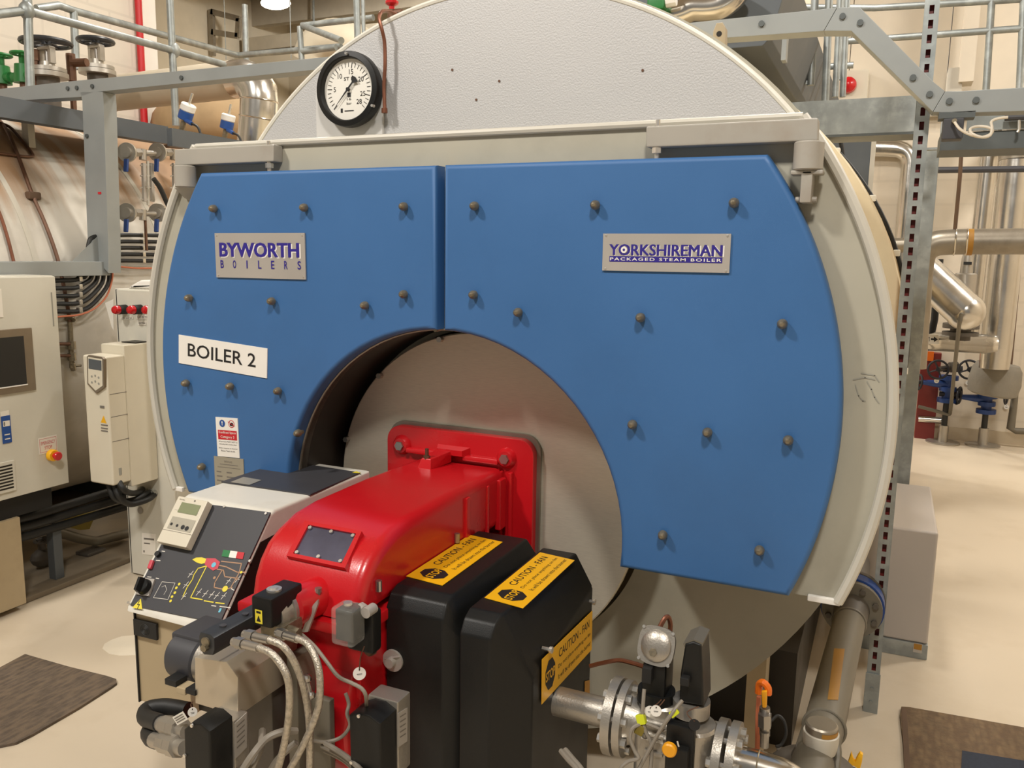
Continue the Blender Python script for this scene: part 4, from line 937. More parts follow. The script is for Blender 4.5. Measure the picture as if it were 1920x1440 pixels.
# stainless elbow leaving to the right
el = thing('steel_elbow_pipe', V((xD, YG2, .3)), 'shiny steel elbow pipe to the right of the gas valve flanges', 'pipe')
z_ = zc
P = [V((xC+.05, YG2, z_)), V((xC+.10, YG2, z_)), V((xC+.16, YG2-.004, z_-.006)), V((xC+.205, YG2-.015, z_-.035)), V((xC+.23, YG2-.03, z_-.08)), V((xC+.24, YG2-.035, z_-.14)), V((xC+.24, YG2-.035, z_-.45))]
obj('pipe', MB().tube(P, .042, 28, 6), MT['stainless'], el)
obj('weld_seam', MB().torus((xC+.096, YG2, z_), (1, 0, 0), .0415, .002, 32, 6), MT['bolt_brass'], el)
for i, lab in enumerate(('left', 'right')): cable([(1052+i*8, 1408-i*2, 1.60), (1066+i*8, 1425-i*2, 1.57), (1084+i*8, 1445, 1.54), (1100+i*8, 1480, 1.50)], .006, 'cable_grey', 'grey cable emerging beneath the outer fan box, %s one of two' % lab)
# small ball valve with an amber lever
bv = thing('ball_valve', at(1433, 1390, 2.0), 'small ball valve with orange and amber lever beside the boiler leg', 'valve')
b = MB().hull([at(x, y, 2.0)+V((0, dy, 0)) for x, y in ((1427, 1297), (1438, 1297), (1437, 1328), (1429, 1328)) for dy in (0, .012)], .003); obj('lever', b, MT['amber'], bv)
b = MB().tube([at(1422, 1300, 2.03), at(1424, 1283, 2.03), at(1432, 1280, 2.02), at(1440, 1290, 2.02), at(1440, 1302, 2.02)], .009, 8, 3); obj('lever_guard', b, MT['orange'], bv)
b = MB().cyl(at(1434, 1326, 2.01), at(1434, 1378, 2.01), .013, seg=12).cyl(at(1434, 1338, 2.0), at(1434, 1362, 2.0), .017, seg=6).cyl(at(1434, 1372, 2.0), at(1433, 1400, 2.0), .011, seg=10); obj('body', b, MT['steel'], bv)
cable([(1423, 1306, 2.06), (1421, 1340, 2.06), (1420, 1400, 2.06), (1419, 1460, 2.06)], .006, 'orange_cable', 'thin orange brown tube standing beside the boiler leg', 'tube', 'thin_tube')
cable([(1446, 1352, 2.06), (1458, 1342, 2.08), (1470, 1352, 2.08), (1474, 1375, 2.07), (1466, 1395, 2.06), (1455, 1400, 2.05)], .004, 'rubber', 'thin black cable looped beside the ball valve')
# grey gas pipe along the floor with flanges and a blue butterfly valve
GZ = .43
pA, pB = atz(1543, 1380, GZ), atz(1592, 1168, GZ); gxx = (pA.x+pB.x)/2
gp_ = thing('gas_pipe', V((gxx, 2.7, GZ-.1)), 'dull grey gas pipe with a yellow tape label beside the boiler', 'pipe')
obj('pipe', MB().tube([V((pA.x-.02, 2.0, GZ)), V((pA.x, 2.35, GZ)), V((pB.x, pB.y, GZ))], .054, 28), MT['pipe_grey'], gp_)
for P_ in (V((pB.x, pB.y, GZ)), V((pA.x, 2.32, GZ))): obj('weld_collar', MB().torus(P_, (0, 1, 0), .055, .005, 32, 8), MT['pipe_grey'], gp_)
yb = pB.y
obj('taper', MB().cyl((pB.x, yb, GZ), (pB.x+.004, yb+.10, GZ+.01), .056, .062, 28), MT['iron_grey'], gp_)
def fl(y, nm, r, m, t=.025):
    o = obj(nm, MB().ring((pB.x+.004, y, GZ+.01), (pB.x+.004, y+t, GZ+.01), r, .04, 36), MT[m], gp_); return o
fA = fl(yb+.10, 'flange', .105, 'pipe_grey'); fB = fl(yb+.128, 'butterfly_valve', .112, 'valve_blue', .06); fC = fl(yb+.19, 'flange', .115, 'iron_grey')
for i in range(8):
    t = math.radians(22.5+45*i); q = V((pB.x+.004+.085*math.cos(t), yb+.10, GZ+.01+.085*math.sin(t))); obj('flange_bolt', MB().cyl(q+V((0, -.014, 0)), q, .011, seg=6), MT['iron_grey'], fA)
obj('far_pipe', MB().cyl((pB.x, yb+.21, GZ+.01), (pB.x, 3.7, GZ+.01), .055, seg=24), MT['iron_grey'], gp_)
b = MB().hull([at(x, y, yb+.14)+V((0, d_, 0)) for x, y in ((1570, 1128), (1583, 1100), (1588, 1105), (1581, 1138), (1566, 1140)) for d_ in (0, .02)]); obj('valve_lever', b, MT['yellow_tape'], gp_)
pt = [(1565, 1216), (1583, 1217), (1582, 1245), (1576, 1300), (1566, 1315), (1550, 1302), (1556, 1262)]
def onpipe(x, y, r=.0548):
    """point of the pipe's top surface under a pixel"""
    d = ray(x, y); ax = (V((pB.x, pB.y, GZ))-V((pA.x, 2.35, GZ))).normalized(); o = V((pA.x, 2.35, GZ))
    dp = d-ax*d.dot(ax); cp = (CAM-o)-ax*(CAM-o).dot(ax); A_, B_, C_ = dp.dot(dp), 2*dp.dot(cp), cp.dot(cp)-r*r; D_ = max(B_*B_-4*A_*C_, 0)
    return CAM+d*((-B_-math.sqrt(D_))/(2*A_))
b = MB(); rows = []
for i in range(9):
    y = 1216+i*(1312-1216)/8; xc = 1574-(y-1216)*.13; rows.append([onpipe(xc+dx, y+dx*.05) for dx in (-10, -6, -2, 2, 6, 10)])
for r0_, r1_ in zip(rows, rows[1:]):
    for i in range(5): b.quad(r0_[i], r0_[i+1], r1_[i+1], r1_[i])
obj('tape_label', b, MT['yellow_tape'], gp_)
# gas governor with a round indicator
gv = thing('gas_governor', at(1530, 1430, 2.15), 'grey gas governor with a round indicator cap at the lower right', 'governor')
g0 = at(1540, 1372, 2.15)
obj('body', MB().lathe(g0+V((-.01, 0, -.20)), (0, 0, 1), [(0, .10), (.05, .115), (.085, .115), (.10, .10), (.12, .06), (.145, .05)], 36), MT['iron_grey'], gv)
b = MB().lathe(g0+V((0, 0, -.05)), (0, 0, 1), [(0, .040), (.03, .044), (.05, .044), (.052, .040)], 32); obj('indicator', b, MT['pvc'], gv)
b = MB().lathe(g0+V((0, 0, .002)), (0, 0, 1), [(0, .040), (.018, .040), (.022, .036)], 32); obj('indicator_glass', b, MT['alu_dull'], gv, label='clear grey indicator glass')
b = MB().lathe(g0+V((0, 0, .0025)), (0, 0, 1), [(0, .0405), (.012, .0405)], 16, 185, 275, caps=False); obj('yellow_mark', b, MT['yellow_tape'], gv)
b = MB().lathe(g0+V((0, 0, .0025)), (0, 0, 1), [(0, .0405), (.012, .0405)], 16, 280, 350, caps=False); obj('black_mark', b, MT['black_ink'], gv)
for i in range(8):
    t = math.radians(20+45*i); q = g0+V((-.01+.10*math.cos(t), .10*math.sin(t), -.115)); obj('body_bolt', MB().cyl(q, q+V((0, 0, .014)), .010, seg=6), MT['iron_grey'], gv)
obj('side_tube', MB().tube([at(1558, 1362, 2.2), at(1566, 1380, 2.18), at(1572, 1410, 2.15), at(1568, 1450, 2.12)], .009, 8, 4), MT['pipe_grey'], gv)
b = MB()
for l in ([(1594, 1440), (1590, 1430), (1596, 1412), (1600, 1424), (1606, 1432)], [(1606, 1440), (1600, 1436), (1608, 1418), (1613, 1412), (1618, 1416), (1616, 1430), (1612, 1444)]): b.prism([at(x, y, 2.3) for x, y in l], (0, .012, 0), .002)
obj('lever', b, MT['yellow'], label='bright yellow valve lever at the bottom edge beside the mat', cat='lever')
# ------------------------------------------------------------------ right of the boiler
bx = thing('metal_box', (.11, 4.3, 0), 'pale grey metal box on the floor beside the boiler', 'box')
p1, p2 = atz(1749, 999, .575), atz(1736, 911, .575)
x1 = .262
obj('casing', MB().box((-.02, p1.y, .07), (x1, 4.66, .578), .012, 3), MT['box_grey'], bx)
obj('base_frame', MB().box((-.03, p1.y-.004, 0.0), (x1+.002, 4.66, .07), .004), MT['galv'], bx)
p = atx(1726, 1222, x1-.03); b = MB().box((x1-.055, p1.y-.007, .03), (x1-.02, p1.y-.003, .072)); b.m(1); b.box((x1-.053, p1.y-.009, .045), (x1-.022, p1.y-.007, .070)); obj('base_label', b, [MT['plate_grey'], MT['yellow_tape']], bx)
# slotted strut
st = thing('slotted_strut', (.05, 3.29, 0), 'tall galvanised slotted strut standing right of the boiler front', 'strut')
pb, ptp = at(1620, 1335, 3.29), at(1645, 1335, 3.29); xl, xr = .028, .072
pit = .0475; nsl = 66; b = MB()
for i in range(nsl):
    z0 = .16+i*pit; xm = (xl+xr)/2
    b.quad((xl, 3.29, z0), (xl+.0145, 3.29, z0), (xl+.0145, 3.29, z0+pit), (xl, 3.29, z0+pit)); b.quad((xr-.0145, 3.29, z0), (xr, 3.29, z0), (xr, 3.29, z0+pit), (xr-.0145, 3.29, z0+pit))
    b.quad((xl+.0145, 3.29, z0), (xr-.0145, 3.29, z0), (xr-.0145, 3.29, z0+.010), (xl+.0145, 3.29, z0+.010)); b.quad((xl+.0145, 3.29, z0+.038), (xr-.0145, 3.29, z0+.038), (xr-.0145, 3.29, z0+pit), (xl+.0145, 3.29, z0+pit))
zt_ = .16+nsl*pit
b.quad((xl, 3.29, .0), (xr, 3.29, .0), (xr, 3.29, .16), (xl, 3.29, .16))
b.box((xl-.001, 3.289, 0), (xl, 3.33, zt_)); b.box((xr, 3.289, 0), (xr+.001, 3.33, zt_))
obj('channel', b, MT['galv'], st)
obj('channel_back', MB().box((xl, 3.312, .16), (xr, 3.314, zt_)), MT['maroon'], st, label='dark red back seen through the slots')
obj('foot_bracket', MB().box((xl-.004, 3.283, 0), (xr+.004, 3.289, .16), .001).cyl((.05, 3.284, .10), (.05, 3.279, .10), .007, seg=6).cyl((.05, 3.284, .045), (.05, 3.279, .045), .007, seg=6), MT['galv'], st)
# galvanised post and beam behind it
gpst = thing('steel_post', (.11, 4.75, 0), 'wide galvanised steel post behind the slotted strut', 'post')
xa, xb = .095, at(1724, 700, 4.72).x
obj('web', MB().box((xa, 4.72, 0), (xb, 4.73, 2.26), .002), MT['galv'], gpst); obj('near_flange', MB().box((xb-.010, 4.731, 0), (xb, 4.84, 2.26)), MT['galv_dark'], gpst); obj('far_flange', MB().box((xa, 4.731, 0), (xa+.01, 4.84, 2.26)), MT['galv_dark'], gpst)
gb = thing('steel_beam', (-.1, 4.4, 2.3), 'galvanised steel beam running behind the right hinge arm', 'beam')
a_, c_ = at(1520, 188, 4.4), at(1728, 180, 4.4); zb = at(1620, 250, 4.4).z; zt2 = (a_.z+c_.z)/2
obj('web', MB().box((a_.x-.3, 4.4, zb), (c_.x+.02, 4.42, zt2)), MT['galv'], gb); obj('flange', MB().box((a_.x-.3, 4.4, zb-.012), (c_.x+.02, 4.62, zb)), MT['galv_dark'], gb)
obj('end_clip', MB().box((c_.x-.01, 4.36, zb-.09), (c_.x+.10, 4.40, zb-.08)).box((c_.x+.09, 4.36, zb-.09), (c_.x+.10, 4.40, zb+.05)), MT['galv'], gb)
# frame of box section over the boilers
FY = 3.2
wf = thing('walkway_frame', (-1.6, FY, 1.6), 'grey box section frame spanning above both boilers', 'frame')
def fbar(pts, w=None):
    """outline in pixels on the frame's plane, given real depth"""
    return MB().prism([at(x, y, FY) for x, y in pts], (0, .08, 0), .002)
obj('top_beam', fbar([(-60, 173), (145, 151), (620, 106), (1290, 43), (1569.5, 14), (1544.5, 58), (1290, 76), (620, 128), (175, 173), (150, 182), (-60, 194)]), MT['galv_frame'], wf)
obj('post', fbar([(150, 172), (192, 172), (194, 190), (203, 470), (203, 512), (165, 470), (154, 190)]), MT['galv_frame'], wf)
obj('diagonal', fbar([(1570, 14), (1612, 13), (1751, 154), (1772, 171), (1749, 210), (1723, 184), (1596, 58), (1545, 58)]), MT['galv_frame'], wf)
obj('right_beam', fbar([(1772.5, 171), (1795, 171), (1990, 160), (1990, 206), (1792, 212), (1749.5, 210)]), MT['galv_frame'], wf)
rl = atx(0, 492, -3.87)
zA = at(185, 490, FY).z; 
b = MB().box((-3.93, 1.9, zA-.075), (-3.85, FY+.04, zA-.0), .004); obj('lower_rail', b, MT['galv_frame'], wf)
b = MB().hull([(-3.89, FY, zA), (-3.885, FY, zA), (-3.89, FY-.16, zA), (-3.885, FY-.16, zA), (-3.89, FY, zA+.13), (-3.885, FY, zA+.13)]); obj('gusset', b, MT['galv_frame'], wf)
for x, y in ((128, 166), (145, 165), (174, 162), (341, 146), (164, 255), (1428, 45), (1580, 31), (1613, 43), (1712, 146), (1743, 177), (1780, 190), (1830, 188)):
    p = at(x, y, FY); obj('frame_bolt', MB().cyl(p, p+V((0, -.008, 0)), .0105, seg=10), MT['galv_dark'], wf)
for x, y in ((1585, 20), (1640, 38), (1738, 142), (1792, 190)):
    pass
p = at(187, 362, FY); obj('red_dot', MB().box(p+V((-.012, -.002, -.006)), p+V((.012, 0, .006))), MT['red_ink'], wf)
# junction box and looped cable under the right beam
jb = thing('junction_box', at(1785, 235, 3.22), 'dark grey junction box hung under the frame with a cream cable', 'box')
q0, q1 = at(1765, 263, 3.22), at(1808, 222, 3.22)
obj('enclosure', MB().box((q0.x, 3.2, q0.z), (q1.x, 3.27, q1.z), .004), MT['panel_grey'], jb); obj('bracket', MB().box((q0.x-.015, 3.2, q1.z), (q1.x+.03, 3.27, q1.z+.02)), MT['galv_dark'], jb)
obj('gland', MB().cyl(at(1789, 228, 3.2), at(1789, 228, 3.2)+V((0, -.02, 0)), .008, seg=8), MT['bolt_brass'], jb)
cable([(1790, 229, 3.18), (1800, 242, 3.17), (1818, 252, 3.17), (1840, 257, 3.18), (1856, 252, 3.19), (1861, 244, 3.19), (1850, 238, 3.19), (1833, 237, 3.19), (1820, 241, 3.18), (1822, 250, 3.17), (1840, 257, 3.17), (1856, 254, 3.18), (1860, 240, 3.19), (1859, 228, 3.2), (1872, 222, 3.2), (1890, 220, 3.2)], .0045, 'cable_white', 'cream cable looped under the right hand frame beam')
tr = thing('cable_tray', at(1880, 240, 3.5), 'pale cable tray hung under the right hand frame beam', 'tray')
u0, u1 = at(1812, 240, 3.5), at(2000, 235, 3.5)
obj('side_rail', MB().box((u0.x, 3.5, u0.z-.01), (u1.x, 3.51, u0.z+.06)), MT['galv'], tr); obj('base', MB().box((u0.x-.08, 3.51, u0.z-.075), (u1.x, 3.75, u0.z-.012)), MT['galv_dark'], tr)
b = MB().tube([at(1884, 221, 3.47), at(1930, 219, 3.47), at(1990, 217, 3.47)], .011, 10); obj('tray_cable', b, MT['panel_grey'], tr)
obj('hook', MB().tube([at(1911, 222, 3.47), at(1911, 242, 3.47), at(1908, 248, 3.47)], .005, 8), MT['zinc'], tr)

# pipework against the back wall
def pipe(name, pts, r, m, label, seg=24, sm=0, cat='pipe', parts=None):
    return obj(name, MB().tube([at(*q) if len(q) == 3 and not isinstance(q, V) else q for q in pts], r, seg, sm), MT[m], label=label, cat=cat)
bpipe = thing('lagged_pipe', at(1830, 455, 6), 'thick dull metal pipe bending down behind the galvanised post', 'pipe')
r_ = (at(1800, 430, 6).z-at(1800, 478, 6).z)/2
obj('pipe', MB().tube([at(2010, 452, 6), at(1850, 453, 6), at(1782, 454, 6), at(1752, 458, 6), at(1732, 474, 6), at(1725, 505, 6), at(1720, 570, 6), at(1712, 690, 6)], r_, 28, 5), MT['alu_dull'], bpipe)
for x in (1790, 1812): c = at(x, 454, 6); obj('band', MB().torus(c, (1, 0, 0), r_, .006, 32, 8), MT['alu_clad'], bpipe)
c = at(1817, 454, 6); obj('brown_tape', MB().cyl(c+V((-.02, 0, 0)), c+V((.02, 0, 0)), r_+.003, seg=28), MT['yellow_tape'], bpipe)
pipe('pipe_stub', [(1640, 461, 7), (1720, 459, 7)], .055, 'alu_dull', 'short dull pipe between the boiler shell and the slotted strut')
dg = thing('clad_pipe', at(1790, 560, 7.6), 'silver clad pipe slanting down to a rounded end by the back wall', 'pipe')
obj('pipe', MB().tube([at(1720, 500, 7.6), at(1750, 528, 7.6), at(1806, 580, 7.6)], .145, 28), MT['alu_clad'], dg); c = at(1810, 584, 7.6); obj('end_cap', MB().sph(c, .150, (1, 1, 1), 24), MT['alu_clad'], dg)
hp = thing('header_pipe', at(1800, 643, 8.2), 'horizontal silver header pipe with a flow arrow label', 'pipe')
ya = 8.2; rr_ = (at(1790, 625, ya).z-at(1790, 661, ya).z)/2
e0, e1 = at(1690, 640, ya), at(1848, 645, ya)
obj('pipe', MB().cyl(V((e0.x, ya, e1.z)), e1, rr_, seg=32).cyl(e1, e1+V((.09, 0, -.0)), rr_, rr_*.72, 32), MT['alu_clad'], hp)
F = frame(at(1728, 626, ya-rr_-.002), at(1760, 628, ya-rr_-.002), at(1760, 645, ya-rr_-.002), at(1728, 644, ya-rr_-.002)); b = MB().obox(F[0]-F[3]*.02, F[1], F[2], F[3]*.024); Fq = (F[0]+F[3]*.004, *F[1:]); b.m(1); b.text('M', Fq, .28, .25, .47, .75, 0, .001); b.rect(Fq, .54, .4, .74, .6, .001); b.poly(Fq, [(.72, .2), (.96, .5), (.72, .8)], .001)
obj('flow_label', b, [MT['paper'], MT['black_ink']], hp, label='white label with a black arrow')
vp = thing('riser_pipe', at(1875, 500, 8.4), 'tall shiny vertical pipe against the back wall', 'pipe')
cxp = at(1886, 480, 8.4); rv = .125
t0 = at(1903, 300, 8.4).z; zb2 = at(1858, 690, 8.4).z
obj('pipe', MB().cyl((cxp.x, 8.4, zb2+.18), (cxp.x, 8.4, t0), rv, seg=32).cyl((cxp.x, 8.4, zb2), (cxp.x, 8.4, zb2+.18), rv*.95, rv, 32), MT['alu_clad'], vp); obj('elbow', MB().tube([V((cxp.x, 8.4, t0)), V((cxp.x, 8.42, t0+.12)), V((cxp.x+.03, 8.55, t0+.2)), V((cxp.x+.06, 8.75, t0+.22)), V((cxp.x+.06, 9.0, t0+.22))], rv*1.04, 28, 4), MT['alu_dull'], vp)
pipe('riser_pipe', [V((cxp.x-.19, 8.75, .9)), V((cxp.x-.17, 8.75, 3.0))], .075, 'alu_clad', 'slimmer vertical pipe partly behind the tall shiny riser')
sv = thing('safety_valve', at(1803, 560, 8.0), 'grey safety valve standing on the silver header pipe', 'valve')
c = at(1803, 600, 8.0); zt3 = at(1803, 512, 8.0).z
obj('body', MB().cyl(c, V((c.x, 8.0, zt3)), .085, seg=28, bev=.01), MT['alu_cast'], sv); obj('bonnet', MB().lathe((c.x, 8.0, zt3), (0, 0, 1), [(0, .05), (.12, .045), (.17, .035), (.18, .01)], 20), MT['alu_cast'], sv)
obj('bonnet_slot', MB().box((c.x-.03, 7.945, zt3+.07), (c.x+.03, 7.96, zt3+.095)), MT['black_ink'], sv); obj('base_flange', MB().cyl(V((c.x, 8.0, c.z-.07)), V((c.x, 8.0, c.z-.03)), .14, seg=28).cyl(V((c.x, 8.0, c.z-.13)), V((c.x, 8.0, c.z-.10)), .14, seg=28).cyl(V((c.x, 8.0, c.z-.17)), V((c.x, 8.0, c.z)), .08, seg=20), MT['iron_grey'], sv)
pipe('black_pipe', [(1762, 486, 8.2), (1757, 540, 8.2), (1752, 600, 8.2), (1745, 632, 8.2)], .03, 'rubber', 'short black pipe left of the grey safety valve', 12)
pipe('steel_rod', [(1804, 262, 6.0), (1800, 330, 6.0), (1790, 436, 6.0)], .012, 'brown_steel', 'thin steel rod hanging above the thick dull pipe', 10, cat='rod')
pipe('thin_pipe', [(1806, 582, 7.55), (1800, 600, 7.45), (1793, 660, 7.9), (1787, 720, 8.4), (1782, 770, 8.76), (1778, 777, 8.8), (1760, 772, 8.8), (1722, 762, 8.8)], .016, 'pipe_grey', 'thin pipe dropping from the slanting silver pipe', 10, 3)
pipe('conduit', [(1753, 319, 6.6), (1990, 316, 6.6)], .022, 'panel_grey', 'dark horizontal conduit across the back wall', 10, cat='conduit')
pipe('conduit', [(1880, 692, 8.9), (1898, 692, 8.9), (1905, 702, 8.9), (1902, 750, 8.9), (1895, 803, 8.9), (1905, 808, 8.9), (1960, 810, 8.9)], .03, 'pipe_grey', 'grey conduit bending low on the right of the back wall', 12, cat='conduit')
pipe('conduit', [(1916, 440, 8.95), (1893, 692, 8.95)], .02, 'brown_steel', 'thin dark vertical conduit right of the shiny riser', 8, cat='conduit')
mc = thing('maroon_column', at(1738, 820, 8.75), 'dark red steel column with an orange block by the back wall', 'column')
c0 = atz(1727, 823, 0); w_ = .13
obj('column', MB().box((c0.x-.06, 8.92, 0), (c0.x+.11, 9.04, at(1742, 662, 8.92).z)), MT['maroon'], mc); p = at(1742, 668, 8.90); obj('orange_block', MB().box(p+V((-.05, 0, -.045)), p+V((.04, .02, .045))), MT['orange'], mc)
pipe('steel_spool', [(1722, 785, 8.90), (1770, 788, 8.90)], .035, 'stainless', 'short bright steel pipe across the dark red column', 14)
def wheel(c, ax, R, r, sp=4):
    b = MB().torus(c, ax, R, r, 28, 8); d, u, w = basis(ax); c = V(c)
    for i in range(sp): t = 2*math.pi*i/sp+.4; b.cyl(c+d*.01, c+(u*math.cos(t)+w*math.sin(t))*R, r*.8, seg=6)
    b.cyl(c-d*.015, c+d*.02, r*2, seg=10); return b
def wvalve(base, y0, y1, yb, Y, side, label, grp=None):
    x = base; t = thing('isolating_valve', at(x, yb, Y), label, 'valve')
    c = at(x, (y0+y1)/2, Y); z0, z1 = at(x, y1, Y).z, at(x, y0, Y).z
    obj('body', MB().cyl((c.x, Y, z0), (c.x, Y, z1), .045, seg=14).cyl((c.x, Y, z0), (c.x, Y, z0+.04), .085, seg=14).cyl((c.x, Y, z1-.04), (c.x, Y, z1), .085, seg=14).cyl((c.x, Y, (z0+z1)/2-.02), (c.x, Y, (z0+z1)/2+.02), .075, seg=14), MT['valve_blue'], t)
    obj('bonnet', MB().cyl((c.x, Y, c.z+.04), (c.x+side*.22, Y-.03, c.z+.05), .045, .022, 12), MT['valve_blue'], t)
    obj('handwheel', wheel((c.x+side*.25, Y-.035, c.z+.05), (side, -.35, .1), .07, .010), MT['valve_dark'], t)
    zf = at(x, yb, Y).z; obj('stand_pipe', MB().cyl((c.x-.0, Y, 0.0), (c.x, Y, z0), .026, seg=12), MT['rubber'], t); obj('foot', MB().cyl((c.x, Y, 0), (c.x, Y, .17), .042, seg=12).cyl((c.x, Y, 0), (c.x, Y, .012), .15, seg=20), MT['alu_cast'], t)
    return t
wvalve(1777, 704, 754, 826, 8.82, -1, 'blue valve with handwheel pointing left, nearer the dark red column')
wvalve(1850, 738, 775, 835, 8.86, -1, 'blue valve with handwheel pointing left, beneath the grey bag')
for x, y, lab in ((1799, 741, 'black handwheel facing right beside the left blue valve'), (1887, 742, 'black handwheel facing right beneath the grey insulation bag')):
    t = thing('handwheel_valve', at(x-14, y, 8.8), lab, 'valve'); c = at(x, y, 8.8); obj('stem', MB().cyl(c+V((-.17, 0, 0)), c, .024, .012, 10), MT['valve_dark'], t); obj('handwheel', wheel(c, (1, -.3, 0), .075, .010), MT['valve_dark'], t)
for x, lab in ((1759, 'upper black handwheel left of the thin dropping pipe'), (1817, 'upper black handwheel right of the thin dropping pipe')):
    t = thing('handwheel_valve', at(x, 693, 8.7), lab, 'valve'); c = at(x, 693, 8.7); obj('handwheel', wheel(c, (0, -1, .15), .085, .010), MT['valve_dark'], t); obj('stem', MB().cyl(c, c+V((.13, .08, .03)), .025, seg=10).cyl(c+V((.10, .06, .02)), c+V((.16, .09, .03)), .05, seg=10), MT['iron_grey'], t)
pipe('branch_pipe', [(1768, 692, 8.85), (1805, 692, 8.85)], .03, 'valve_dark', 'short dark branch pipe between the two upper handwheels', 10)
b = MB(); c = at(1862, 712, 8.6)
b.lathe(c+V((0, 0, -.14)), (.1, 0, 1), [(0, .16), (.02, .2), (.12, .215), (.24, .20), (.29, .17)], 28); obj('insulation_bag', b, MT['bag_grey'], label='grey insulation bag wrapped on the foot of the shiny riser', cat='bag')
asset = [(1756, 714, 8.72), (1815, 718, 9.04), (1887, 763, 9.04)]
for (x, y, Y), lab in zip(asset, ('small white tag on the left blue valve', 'small white tag on the wall between the blue valves', 'small white tag low on the wall by the right blue valve')): asset_tag(x, y, Y, .022, lab)
fd = thing('foil_duct', at(1700, 400, 8.0), 'shiny foil duct with an elbow between the strut and boiler', 'duct')
obj('duct', MB().tube([at(x, y, 8.94) for x, y in ((1600, 278), (1660, 278), (1692, 282), (1706, 300), (1704, 340), (1694, 452), (1690, 500))], .08, 20, 4), MT['alu_clad'], fd)
tc_ = thing('grey_cabinet', at(1600, 600, 7.2), 'tall grey green cabinet behind the boiler shell at right', 'cabinet')
xe = at(1630, 330, 7.2).x; obj('casing', MB().box((-.9, 7.2, 0), (xe, 7.6, 2.75), .01), MT['catwalk_grey'], tc_); obj('edge_trim', MB().box((xe-.004, 7.19, 0), (xe+.03, 7.22, 2.75)), MT['pvc'], tc_)
pipe('black_hose', [(1568, 250, 6.0), (1577, 268, 6.0), (1580, 300, 6.0), (1581, 340, 6.0)], .014, 'rubber', 'thin black hose hanging behind the right hinge arm', 8, 3, cat='hose')
bl = thing('alarm_bell', at(1590, 157, 8.7), 'small red alarm bell on the back wall', 'bell'); c = at(1590, 157, 8.75); obj('dome', MB().lathe(c+V((0, .08, 0)), (0, -1, 0), [(0, .075), (.05, .07), (.08, .04), (.09, 0)], 20), MT['red_paint'], bl); obj('back_plate', MB().box((c.x-.35, 8.85, c.z-.30), (c.x+.17, 9.04, c.z+.14)), MT['cream_plastic'], bl)
obj('boxed_post', MB().box((at(1812, 0, 8.7).x, 8.7, at(1820, 152, 8.7).z), (at(1840, 0, 8.7).x, 8.95, 5.2)), MT['cream_wall'], label='cream boxed post on the upper back wall', cat='post')
obj('backing_pad', MB().box((at(1772, 200, 8.75).x, 8.75, at(1772, 185, 8.75).z), (at(1800, 200, 8.75).x, 9.05, at(1772, 128, 8.75).z)), MT['pvc'], label='pale boxed pad on the wall below the cream post', cat='panel')
# floor mats
def fmat(name, pts, m, label, th=.008):
    P = [atz(x, y, th) for x, y in pts]; return obj(name, MB().prism([p for p in P], (0, 0, -th), 0), MT[m], label=label, cat='mat')
def ribbed(name, rgb, lite, sc, rot, mix=.65):
    M = mat(name, rgb, .85, var=.25, scale=40, bump=.6, bscale=180); nt = M.node_tree; N = nt.nodes; L = nt.links; bs = N['Principled BSDF']; src = bs.inputs['Base Color'].links[0].from_socket
    tc = N.new('ShaderNodeTexCoord'); mp = N.new('ShaderNodeMapping'); mp.inputs['Rotation'].default_value = (0, 0, rot); mp.inputs['Scale'].default_value = (sc, sc*.22, 1); L.new(tc.outputs['Object'], mp.inputs[0])
    vn = N.new('ShaderNodeTexVoronoi'); vn.inputs['Scale'].default_value = 1; L.new(mp.outputs[0], vn.inputs['Vector']); rp = N.new('ShaderNodeValToRGB'); rp.color_ramp.elements[0].position = .35; rp.color_ramp.elements[1].position = .75
    rp.color_ramp.elements[1].color = (mix, mix, mix, 1); L.new(vn.outputs['Distance'], rp.inputs[0]); mx = N.new('ShaderNodeMix'); mx.data_type = 'RGBA'; L.new(rp.outputs[0], mx.inputs[0]); L.new(src, mx.inputs[6]); mx.inputs[7].default_value = lin(lite)+(1,); L.new(mx.outputs[2], bs.inputs['Base Color']); MT[name] = M
ribbed('mat_brown', (92, 80, 68), (134, 114, 92), 60, .35, .4); ribbed('mat_tan', (112, 92, 68), (88, 68, 50), 55, .7, .5)
mt_l = [(47, 1226), (60, 1230), (130, 1250), (200, 1267), (218, 1273), (219, 1280), (208, 1288), (150, 1325), (62, 1376), (30, 1392), (0, 1398), (-60, 1400), (-190, 1355), (0, 1251)]
ml = fmat('floor_mat', mt_l, 'mat_brown', 'worn brown ribbed floor mat at the lower left', .010)
mr = thing('floor_mat', atz(1850, 1400, .004), 'brown textured floor mat with a navy inset at the lower right', 'mat')
P = [atz(x, y, .012) for x, y in ((1690, 1324), (1705, 1325), (1920, 1363), (2150, 1410), (2150, 1520), (1702, 1520), (1694, 1400), (1687, 1340))]
obj('base', MB().prism(P, (0, 0, -.012), .003), MT['mat_tan'], mr)
P = [atz(x, y, .014) for x, y in ((1804, 1407), (1920, 1426), (2000, 1440), (2000, 1520), (1798, 1520))]; obj('navy_inset', MB().prism(P, (0, 0, -.003)), MT['mat_navy'], mr)
P = [atz(x, y, .0135) for x, y in ((1690, 1326), (1700, 1328), (1712, 1520), (1700, 1520))]; obj('border', MB().prism(P, (0, 0, -.003)), MT['brown_steel'], mr)
